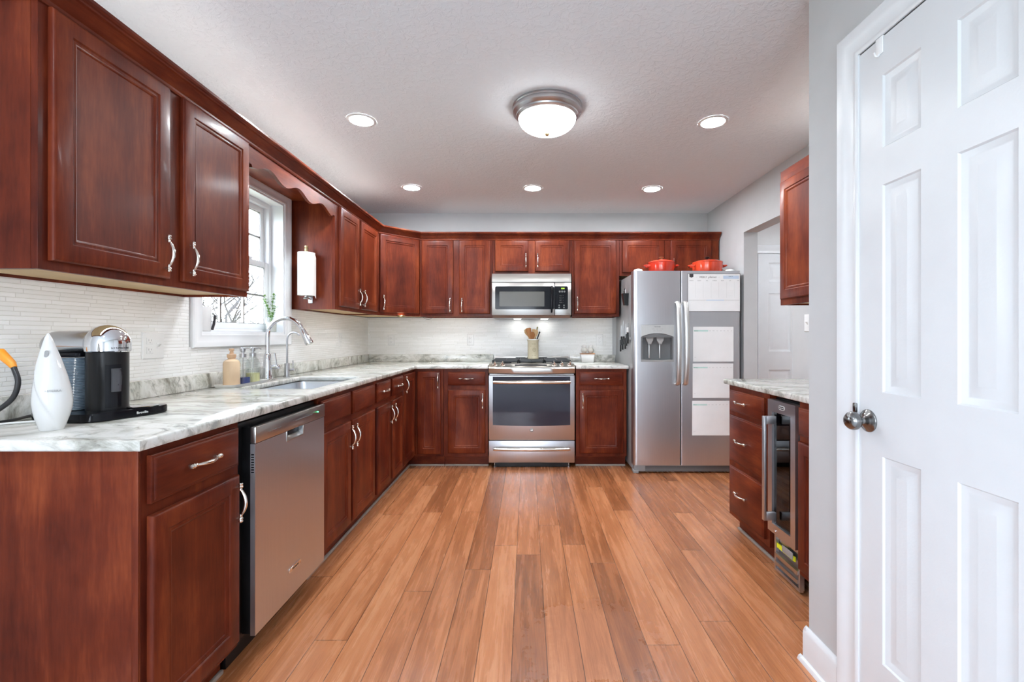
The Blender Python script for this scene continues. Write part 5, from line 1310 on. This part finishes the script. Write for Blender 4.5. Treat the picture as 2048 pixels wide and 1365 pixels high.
MB().lathe([(0.190, -0.0005), (0.192, -0.010), (0.188, -0.014), (0.190, -0.018), (0.188, -0.034), (0.176, -0.046), (0.172, -0.048), (0.170, -0.056), (0.158, -0.064), (0.152, -0.060)], n=72, cap=True).build('ring', 'fix_nickel', o)
MB().lathe([(0.1575, -0.066)] + [(0.157 * math.cos(a), -0.066 - 0.078 * math.sin(a)) for a in [PI/2 * i / 16 for i in range(1, 16)]] + [(0.0001, -0.144)], n=64).build('glass_bowl', 'dome', o)
MB().lathe([(0.011, -0.1435), (0.013, -0.147), (0.011, -0.154), (0.005, -0.158), (0.0001, -0.159)], n=20).build('finial', 'brass', o)
o = thing('puck_light', (-1.17, 4.27, Z0 + 0.0055), 'small round light under the corner wall cabinet', 'light')
MB().lathe([(0.034, 0), (0.036, -0.003), (0.034, -0.016), (0.030, -0.017), (0.029, -0.014)], n=24, cap=False).build('ring', 'brass', o)
MB().lathe([(0.029, -0.0002), (0.029, -0.0145), (0.0001, -0.015)], n=24).build('lens', 'puck', o)
o = thing('under_cabinet_wire', (-0.955, 4.43, Z0 - 0.0005), 'thin dark wire looping below the back wall cabinets', 'wire')
MB().tube(bez([(-0.05, 0, 0.0), (-0.03, 0, -0.018), (0.0, 0, -0.026), (0.03, 0, -0.018), (0.05, 0, 0.0)], 6), 0.0014, 6).build('loop', 'rubber', o)

# unseen pale rug added behind the camera to bounce daylight onto the ceiling
o = thing('bounce_rug', (-0.30, -1.10, 0.0), 'large pale rug added behind the viewer to bounce daylight upward', 'rug')
MB().rings([[Vector((x, y, z)) for x, y in rrect(0, 0, 2.4 - k, 4.3 - k, 0.03)] for k, z in ((0, 0.0005), (0, 0.008), (0.02, 0.011))]).build('pile', 'rug', o)
# fill strips added out of sight above the wall cabinets to brighten the ceiling
for (x0, x1, y0, y1, m_, lb) in ((-1.452, -1.428, 1.30, 4.05, 'strip', 'long slim fill strip added on top of the left wall cabinets'), (-0.95, 1.78, 4.508, 4.532, 'strip_back', 'long slim fill strip added on top of the back wall cabinets'),
                                (1.628, 1.652, 1.74, 2.70, 'strip', 'slim fill strip added on top of the right wall cabinet')):
    o = thing('added_fill_strip', ((x0 + x1) / 2, (y0 + y1) / 2, Z1 + 0.0005), lb, 'added fill strip')
    hx_, hy_ = (x1 - x0) / 2, (y1 - y0) / 2
    MB().box(-hx_, hx_, -hy_, hy_, 0, 0.008, 0.001).build('channel', 'white_plastic', o)
    MB().box(-hx_ + 0.003, hx_ - 0.003, -hy_ + 0.003, hy_ - 0.003, 0.0082, 0.0105).build('fill_diffuser', m_, o, smooth=False)

# fill strips added under the wall cabinets, behind the lip, to brighten the tile
for loc, rz, L_, lb in (((-1.372, 1.72, Z0 + 0.0095), LR, 0.84, 'slim fill strip added under the nearest left wall cabinet'), ((-1.372, 3.62, Z0 + 0.0095), LR, 0.70, 'slim fill strip added under the left wall cabinet beyond the window'),
                    ((-0.68, 4.452, Z0 + 0.0095), 0, 0.56, 'slim fill strip added under the back wall cabinet left of the microwave'), ((0.66, 4.452, Z0 + 0.0095), 0, 0.32, 'slim fill strip added under the back wall cabinet right of the microwave')):
    o = thing('added_under_strip', loc, lb, 'added fill strip', rz)
    MB().box(-L_ / 2, L_ / 2, -0.011, 0.011, -0.003, 0.0).build('channel', 'white_plastic', o, smooth=False)
    MB().box(-L_ / 2 + 0.01, L_ / 2 - 0.01, -0.008, 0.008, -0.0050, -0.0032).build('fill_diffuser', 'understrip', o, smooth=False)

bpy.context.view_layer.update()
